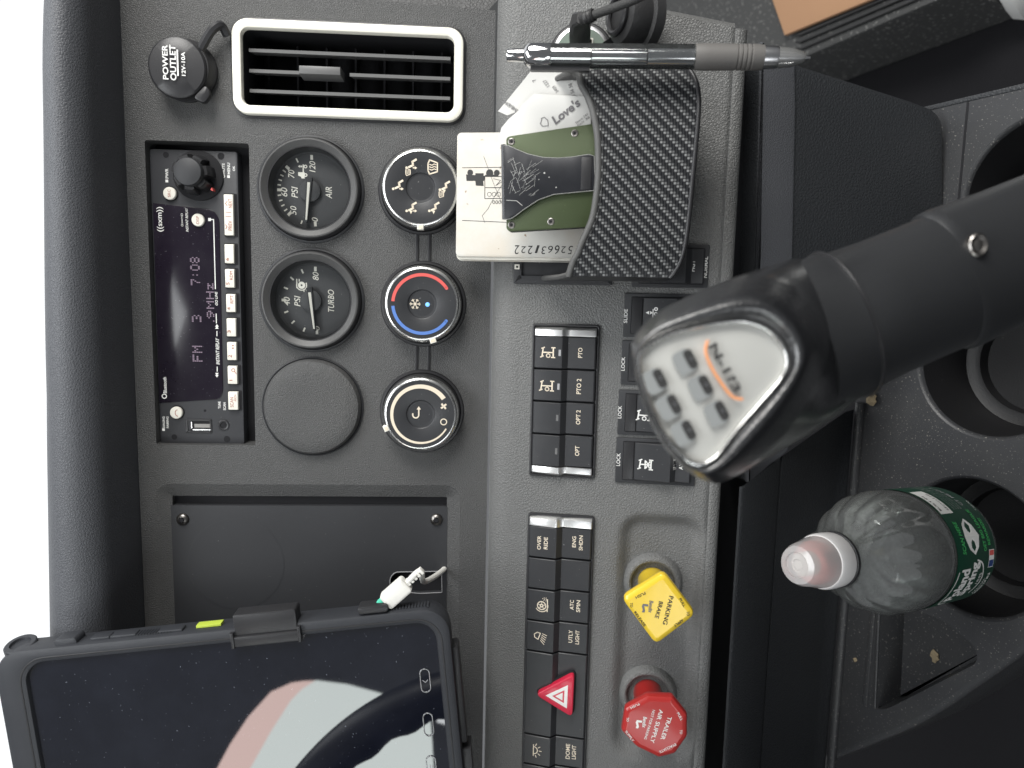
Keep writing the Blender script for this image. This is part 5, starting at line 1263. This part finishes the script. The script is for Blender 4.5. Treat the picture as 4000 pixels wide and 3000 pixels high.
sil2 = [zg(x, y) for x, y in ((420, 560), (480, 440), (620, 320), (800, 220), (1000, 120), (1270, 15), (1520, 90), (1720, 300), (1800, 560), (1760, 780), (1600, 930), (1400, 1080), (1150, 1220), (950, 1290), (820, 1290), (640, 1150), (500, 930), (430, 740))]
b64 = ring_px(bez, 0); s64 = ring_px(sil, 0); e64 = ring_px(sil2, 0)
def align(r0, r1):
    best = min(range(64), key=lambda k: sum(math.dist(r0[i], r1[(i + k) % 64]) for i in range(0, 64, 4))); return [r1[(i + best) % 64] for i in range(64)]
s64 = align(b64, s64); e64 = align(s64, e64)
def lerp(r0, r1, k): return [(p[0] + (q[0] - p[0]) * k, p[1] + (q[1] - p[1]) * k) for p, q in zip(r0, r1)]
org = pw(2900, 1430, I0 + .02)
GF = Frame(org, to_world((0, -1, 0)), to_world((-1, 0, 0)))
def g3(p, iz):
    v_ = pw(p[0], p[1], iz) - org; return (v_.dot(GF.ea) * 1000, v_.dot(GF.eb) * 1000, v_.dot(GF.ec) * 1000)
M['padkey'] = mat('pale_grey_pad', (.24, .25, .25), .45)
t = thing('gear_selector', GF, 'black leather gear selector with a silver triangular display panel', 'gear selector')
ctrb = tuple(sum(p[i] for p in b64) / 64 for i in (0, 1))
def shr(r, k): return [(ctrb[0] + (p[0] - ctrb[0]) * k, ctrb[1] + (p[1] - ctrb[1]) * k) for p in r]
hd = MB(); rgs = [[g3(p, I0 + .0010) for p in shr(b64, .96)]]
for u_, dz in ((0, .0004), (.07, .0006), (.14, .0004), (.22, .0003), (.30, .0006), (.38, .0012), (.46, .0022), (.56, .0040), (.66, .0060), (.76, .0084), (.86, .0115), (.94, .0145), (1.0, .021)):
    r = lerp(b64, s64, u_); q_ = []
    for p, a_, b_ in zip(r, b64, s64):       # padded leather lip swelling up around the panel
        d_ = math.dist(a_, b_) * I0 / FOC; q_.append(g3(p, I0 + dz - .22 * d_ * math.sin(math.pi * min(1, u_ / .8)) ** 1.3))
    rgs.append(q_)
rgs += [[g3(p, I0 + dz) for p in r] for r, dz in ((lerp(s64, e64, .35), .031), (lerp(s64, e64, .7), .040), (e64, .050), (lerp(e64, shr(e64, .8), .6), .062))]
hd.rings(rgs); hd.build('leather_head', 'leather', t, angle=80)
MB().rings([[g3(p, I0 + dz) for p in r] for r, dz in ((shr(b64, 1.015), .0012), (shr(b64, 1.01), -.0004), (shr(b64, .985), -.0012), (shr(b64, .955), -.0010), (shr(b64, .93), .0004), (shr(b64, .92), .0014))], False, False).build('chrome_bezel', 'chrome', t, angle=70)
fp = MB(); fp.rings([[g3(p, I0 + dz) for p in r] for r, dz in ((shr(b64, .935), .0010), (shr(b64, .6), .0003), (shr(b64, .2), .0))], False, True); fo_ = fp.build('display_panel', 'knobface', t, angle=70)
def quadp(cx, cy, w_, h_, rt, r_=.35):
    t_ = R(rt); return [zg(cx + x * math.cos(t_) - y * math.sin(t_), cy + x * math.sin(t_) + y * math.cos(t_)) for x, y in rrect(-w_ / 2, w_ / 2, -h_ / 2, h_ / 2, min(w_, h_) * r_, 4)]
IP = I0 - .0009
def flatp(pts, m, nm, par, dz=0.0):
    o_ = MB().add([g3(p, IP + dz) for p in pts], [tuple(range(len(pts)))]); return o_.build(nm, m, par)
for cx, cy in ((440, 755), (527, 915), (618, 1075), (628, 635), (722, 795), (822, 955)):
    k_ = flatp(quadp(cx - 40, cy + 20, 150, 120, 62, .28), M['padkey'], 'key', t, .0)
    flatp(quadp(cx, cy, 124, 58, 62, .4), M['ink'], 'key_window', k_, -.00012)
    le = MB()
    for (x, y) in ((cx + 4, cy),): 
        q_ = [g3(zg(x + u_, y + w_), IP - .0003) for u_, w_ in ((-9, -14), (9, -8), (9, 14), (-9, 8))]; le.add(q_, [(0, 1, 2, 3)])
    le.build('key_mark', 'satin', k_)
org_l = MB(); pts = [g3(zg(x, y), IP - .0002) for x, y in smooth([(735, 520), (722, 590), (760, 690), (830, 800), (890, 870), (950, 885)], 5)]
org_l.tube(pts, .45, 6); org_l.build('orange_line', mat('orange_trim', (.75, .30, .12), .5), t)
le = MB(); v, fcs = glyphs('N-1?3', 0, .03); 
x0, x1 = min(p[0] for p in v), max(p[0] for p in v); y0, y1 = min(p[1] for p in v), max(p[1] for p in v); aa = R(61); o_ = []
for p in v:
    u_ = ((p[0] - x0) / (x1 - x0) - .5) * 330; w_ = -((p[1] - y0) / (y1 - y0) - .5) * 58
    o_.append(g3(zg(842 + u_ * math.cos(aa) - w_ * math.sin(aa), 690 + u_ * math.sin(aa) + w_ * math.cos(aa)), IP - .0002))
le.add(o_, fcs); le.build('lettering', 'ink', t)
# sleeve and shaft
tv = Vector((.923, -.385)); sv = Vector((.385, .923))
def shaft_ring(tpx, half, iz, n=40, near=0.0, dz=.022, s0=0.0):
    c_ = Vector((2900, 1430)) + tv * tpx + sv * s0; out = []
    for k in range(n):
        a_ = 2 * math.pi * k / n; p = c_ + sv * half * math.cos(a_) + tv * (near * math.sin(a_)); out.append(g3(p, iz - dz * math.sin(a_)))
    return out
sh = MB(); sh.rings([shaft_ring(250, 285, .262, near=110), shaft_ring(420, 296, .268, near=120), shaft_ring(430, 284, .268, near=120), shaft_ring(600, 272, .274, near=125), shaft_ring(760, 268, .279, near=125), shaft_ring(860, 268, .283, near=130)])
sh.build('sleeve', 'sleeve', t, angle=50)
s2_ = MB(); s2_.rings([shaft_ring(850, 268, .2825, near=130), shaft_ring(862, 282, .283, near=130), shaft_ring(900, 284, .285, near=130), shaft_ring(1100, 272, .292, near=130), shaft_ring(1500, 262, .305, near=130)]); s2_.build('lower_sleeve', 'sleeve', t, angle=50)
rg = MB(); rg.tube([tuple(p) for p in shaft_ring(425, 297, .268, near=120)] + [shaft_ring(425, 297, .268, near=120)[0]], .7, 6); rg.build('trim_ring', 'blk', t)
q = g3((3818, 958), .262); sc_ = MB().lathe([(4.6, -4), (4.6, .5), (3.8, 1.2), (2.2, .6), (1.0, .9)], 24); sc_.warp(lambda x, y, z: (x + q[0], y * .8 + q[1], z + q[2])); sc_.build('screw', 'steel', t)

# ================================================================== water bottle in the cup holder
axd = to_world(nrm((4235, 200, 2750)))            # from cap to base: the bottle leans a little in the wide holder
top = pw(3112, 2208, .352)
side = to_world((0, -1, 0)); side = (side - side.dot(axd) * axd).normalized()
HBt = 144.0
base = top + axd * HBt * .001
BF = Frame(base, side, (-axd).cross(side)); 
t = thing('water_bottle', BF, 'clear water bottle with milky sport cap and dark green label in the cup holder', 'bottle')
# local: c runs up the bottle, a = cab right, b = away from the viewer
R0 = 33.5
def rib(r, th, z):
    if 62 < z < 110: return r * (1 + .055 * (abs(math.sin(8 * th)) - .5) * max(0, math.sin((z - 62) / 50 * math.pi)) ** 1.2)
    return r
prof = smooth([(24, 0), (29, 1.2), (31.5, 4), (32.4, 9), (32.8, 12), (33.2, 52), (33.5, 56), (33.8, 62), (33.2, 72), (30.6, 82), (26, 92), (20.5, 100), (16, 106), (13.6, 111), (12.8, 114)], 3)
bt_ = MB(); n_ = 160
bt_.rings([[(rib(r, 2 * math.pi * k / n_, z) * math.cos(2 * math.pi * k / n_), rib(r, 2 * math.pi * k / n_, z) * math.sin(2 * math.pi * k / n_), z) for k in range(n_)] for r, z in prof], True, False)
bt_.build('body', 'bottle', t, angle=60)
wt = MB(); wt.rings([[((r - 1.0) * math.cos(2 * math.pi * k / 48), (r - 1.0) * math.sin(2 * math.pi * k / 48), z) for k in range(48)] for r, z in prof if .5 < z < 96], True, True); wt.build('misted_water', 'bottle2', t, angle=60)
LZ0, LZ1 = 11.0, 54.0; RL = 33.7
lb = MB(); lb.lathe([(RL, LZ0), (RL + .1, LZ0 + .6), (RL + .1, LZ1 - .6), (RL, LZ1)], 72, 0, 0, False, False); lab = lb.build('label', 'label', t)
def wrap(u_, v_, dr=.25): 
    v_ = 13 + (v_ - 41) * 1.045
    th = -math.pi / 2 + u_ / RL; return ((RL + dr) * math.cos(th), (RL + dr) * math.sin(th), v_)
def dense(poly, k=6): 
    out = []
    for p, q in zip(poly, poly[1:] + poly[:1]):
        out += [(p[0] + (q[0] - p[0]) * i / k, p[1] + (q[1] - p[1]) * i / k) for i in range(k)]
    return out
def wpatch(u0, u1, v0, v1, m, nm, r_=1.2, dr=.2):
    mb = MB(); n2 = 14
    for i in range(n2):
        ua, ub = u0 + (u1 - u0) * i / n2, u0 + (u1 - u0) * (i + 1) / n2; mb.add([wrap(ua, v0, dr), wrap(ub, v0, dr), wrap(ub, v1, dr), wrap(ua, v1, dr)], [(0, 1, 2, 3)])
    return mb.build(nm, m, lab)
def wtext(items, m, nm):
    mb = MB()
    for s_, u0, u1, v0, v1, kw in items: mb.text(s_, u0, u1, v0, v1, 0, fn=lambda x, y: wrap(x, y, .3), **kw)
    return mb.build(nm, m, lab)
B_ = dict(bold=.02)
wtext([('SCAN HERE', 3, 21, 71.5, 75, dict(shear=.2, bold=.02)), ('GET BIG LEAGUE', 3, 27, 49.5, 52.5, B_), ('REWARDS!', 6, 21, 44.5, 47.5, B_)], 'lgreen', 'green_lettering')
wtext([('Poland', -27, -5, 66, 75, dict(bold=.04)), ('Spring', -24, -2, 56, 66, dict(bold=.04)), ('1845', -16, -9, 52, 54.5, {}), ('OFFICIAL', -25, -13, 45.5, 47.2, {}), ('WATER OF MLB', -26, -10, 42, 44.4, B_), ('C 2023 MLB', 26, 33, 41, 42.4, {})], 'print', 'white_lettering')
mb = MB(); arcp = [(-30, 67), (-29, 76), (-20, 78.4), (-6, 77.6)]; ar2 = [(-23, 53), (-14, 50), (-4, 53.5), (-1, 60)]
for pts in (arcp, ar2):
    P_ = smooth(pts, 5)
    for p, q in zip(P_, P_[1:]):
        d = Vector((q[0] - p[0], q[1] - p[1])).normalized(); n2 = Vector((-d.y, d.x)) * .45
        mb.add([wrap(p[0] - n2.x, p[1] - n2.y, .3), wrap(q[0] - n2.x, q[1] - n2.y, .3), wrap(q[0] + n2.x, q[1] + n2.y, .3), wrap(p[0] + n2.x, p[1] + n2.y, .3)], [(0, 1, 2, 3)])
mb.build('logo_outline', 'print', lab)
# plain white home-plate badge (its code is left out)
hpts = [(2, 62), (5, 67), (12, 69.5), (19, 67), (22, 62), (18, 57.5), (12, 54.5), (6, 57.5)]
mb = MB(); c_ = (12, 62.5)
for p, q in zip(hpts, hpts[1:] + hpts[:1]): mb.add([wrap(*c_, .3), wrap(*p, .3), wrap(*q, .3)], [(0, 1, 2)])
mb.build('white_badge', 'print', lab)
wpatch(26, 46, 66.5, 79, 'print', 'white_panel'); wtext([('BUILT IN', 28, 40, 75.5, 77.3, B_), ('RECYCLE ME', 28, 42, 68, 70, {})], 'ink', 'panel_lettering')
wtext([('NUTRITION FACTS  Serving 1 bottle', 28, 54, 62, 63.4, {}), ('Calories 0  Total fat 0g', 28, 54, 59.4, 60.8, {}), ('Sodium 0mg  Carb 0g', 28, 54, 56.8, 58.2, {}), ('Protein 0g', 28, 54, 54.2, 55.6, {}), ('CT ME NY 5', 30, 50, 49, 52, B_)], 'greyp', 'small_print')
mb = MB(); wpatch(-6.6, 3.4, 41.5, 47.2, 'print', 'emblem_field', dr=.28); wpatch(-6.2, -2.4, 41.9, 46.8, mat('navy_print', (.02, .05, .18), .5), 'emblem_blue', dr=.34); wpatch(.2, 3.0, 41.9, 46.8, 'red', 'emblem_red', dr=.34)
# cap
MB().lathe([(13.4, 111.5), (14.6, 112), (14.6, 114), (13.4, 114.5)], 48).build('neck_ring', 'blk', t)
cpn = 96
MB().rings([[((r + (.22 if k % 2 else 0) * (1 if 116 < z < 124 else 0)) * math.cos(2 * math.pi * k / cpn), (r + (.22 if k % 2 else 0) * (1 if 116 < z < 124 else 0)) * math.sin(2 * math.pi * k / cpn), z) for k in range(cpn)] for r, z in ((14.1, 114.8), (14.3, 116), (14.2, 124.5), (13.6, 126), (11.8, 127))], True, True).build('cap_skirt', 'frost', t)
MB().lathe([(10.8, 127), (11, 131.5), (9.8, 133)], 40).build('spout_ring', 'capred', t)
MB().lathe([(13.2, 125.5), (12.8, 130), (11.4, 136), (10.6, 141), (9.4, 143.4), (6.5, 144.2), (6.0, 143.4), (3.0, 143.6), (2.5, 143)], 48, 0, 0, False, True).build('dust_cover', 'frost2', t)
MB().lathe([(6.2, 133), (6, 140), (4.5, 142)], 30).build('spout', 'white', t)

# ================================================================== oddments
STP = STEP.at(0, 0, 6)
q = STP.poly([(3025, -5), (3075, 140), (3440, -10), (3500, -200), (2960, -260)], 0)
o_ = MB().prism(q, 0, 5, .4).build('cardboard_piece', 'carton', frame=STP); tag(o_, 'piece of brown cardboard lying on the floor by the footwell', 'cardboard')
fb = FLOOR.at(*FLOOR.P(4040, -450, 60), 5)
mb = MB(); mb.rings([[(60 * k * math.cos(th) * (1 + .15 * math.sin(5 * th)) * 1.6, 60 * k * math.sin(th) * (1 + .2 * math.cos(3 * th)), z + 6 * math.sin(4 * th)) for th in [i * math.pi / 16 for i in range(32)]] for k, z in ((1.0, 0), (1.15, 30), (1.0, 70), (.7, 95), (.3, 105))])
o_ = mb.build('plastic_bag', 'bag', frame=fb, angle=50); tag(o_, 'crumpled white plastic bag at the far corner of the footwell', 'bag')
def crumb(px, py, s_, label, fr, z0=0.0):
    a_, b_ = fr.P(px, py, z0); random.seed(int(px)); ff_ = fr.at(a_, b_, z0); mb = MB()
    bm = bmesh.new(); bmesh.ops.create_icosphere(bm, subdivisions=2, radius=1)
    mb.add([(v_.co.x * s_ * random.uniform(.5, 1.25), v_.co.y * s_ * random.uniform(.4, 1.1), s_ * .35 + v_.co.z * s_ * .35 * random.uniform(.5, 1.3)) for v_ in bm.verts], [tuple(v_.index for v_ in fc_.verts) for fc_ in bm.faces]); bm.free()
    tag(mb.build('leaf_crumb', 'crumb', frame=ff_, angle=20), label, 'crumb', 'crumbs on the console')
crumb(3412, 1560, 5.0, 'brown leaf crumb beside the empty cup holder and gear selector', DECK)
crumb(3655, 2560, 4.2, 'pale crumb lying inside the triangular tray', DECK, -24)
crumb(3342, 2577, 1.8, 'tiny pale crumb on the deck next to the tray', DECK)

# ================================================================== what the tablet glass mirrors: driver's window and steering wheel
tf, tscr, tz = TAB
tn = tf.ec
def mirror(x, y, dist=None, px=None):
    """follow the sight line that hits the tablet at zoom position (x, y) and bounce it; stop after dist metres or at the plane X = px"""
    qx, qy = tz(x, y); a_, b_ = tf.P(qx, qy, -1.5); h = tf.W(a_, b_, -1.5)
    d_ = (h - CAM).normalized(); r_ = d_ - 2 * d_.dot(tn) * tn
    return h + r_ * (dist if dist is not None else (px - h.x) / r_.x)
def emis(name, col, k):
    m = bpy.data.materials.new(name); m.use_nodes = True; nt = m.node_tree; nt.nodes.remove(nt.nodes['Principled BSDF'])
    e = nt.nodes.new('ShaderNodeEmission'); e.inputs['Color'].default_value = (*col, 1); e.inputs['Strength'].default_value = k
    nt.links.new(e.outputs[0], nt.nodes['Material Output'].inputs['Surface']); return m
XW = -.85
DW = Frame(Vector((XW, -.3, 1.6)), Y_F, Z_UP)          # plane of the driver's door: a forward, b up, c towards the cab
def onwin(pts):
    out = []
    for x, y in pts:
        v_ = mirror(x, y, px=XW) - DW.o; out.append((v_.dot(DW.ea) * 1000, v_.dot(DW.eb) * 1000))
    return out
t = thing('side_window', DW, 'daylit side window of the driver door, mirrored in the tablet glass', 'window')
pane = [(1110, 1361), (1200, 1200), (1290, 1060), (1340, 1010), (1400, 972), (1540, 990), (1670, 1025), (1800, 1066), (1905, 1120), (1915, 1240), (1925, 1420), (1960, 1700), (900, 1700)]
MB().prism(onwin(pane), -4, 0).build('pane', emis('daylight_through_glass', (.92, 1.0, .97), 5.2), t)
strip = [(1110, 1361), (1200, 1200), (1290, 1060), (1340, 1010), (1398, 970), (1340, 972), (1290, 980), (1200, 1020), (1100, 1130), (1020, 1250), (960, 1361), (740, 1700), (900, 1700)]
MB().prism(onwin(strip), -6, -2).build('rose_tinted_edge', emis('daylight_through_rose_tint', (1.0, .74, .68), 5.2), t)
# steering wheel
DD = .30
pm = mirror(1560, 1245, DD); tg = (mirror(1400, 1400, DD) - mirror(1790, 1080, DD)).normalized()
cdv = mirror(1720, 1420, DD) - pm; cdv = (cdv - cdv.dot(tg) * tg).normalized()
RW = .215; wc = pm + cdv * RW
WH = Frame(wc, tg, cdv)
t = thing('steering_wheel', WH, 'black steering wheel with finger grips, seen mirrored in the tablet glass', 'steering wheel')
rw = MB(); rr_ = []
for i in range(160):
    th = 2 * math.pi * i / 160; ro_ = []
    for k in range(20):
        ph = 2 * math.pi * k / 20; inn = max(0, -math.cos(ph)); r_ = 21 * (1 + .10 * inn * math.sin(30 * th))
        ro_.append(((RW * 1000 + r_ * math.cos(ph)) * math.cos(th), (RW * 1000 + r_ * math.cos(ph)) * math.sin(th), r_ * math.sin(ph)))
    rr_.append(ro_)
rw.rings(rr_ + [rr_[0]], False, False); rw.build('rim', 'sleeve', t, angle=60)
MB().lathe([(62, -46), (66, -30), (60, -14), (30, -10)], 40).build('hub', 'blkm', t)
for a_ in (20, 90, 160):
    th = R(a_); d_ = Vector((math.cos(th), math.sin(th), 0)); MB().tube([tuple(d_ * 55 + Vector((0, 0, -26))), tuple(d_ * 130 + Vector((0, 0, -14))), tuple(d_ * 206)], [16, 13, 12], 12).build('spoke', 'blkm', t)
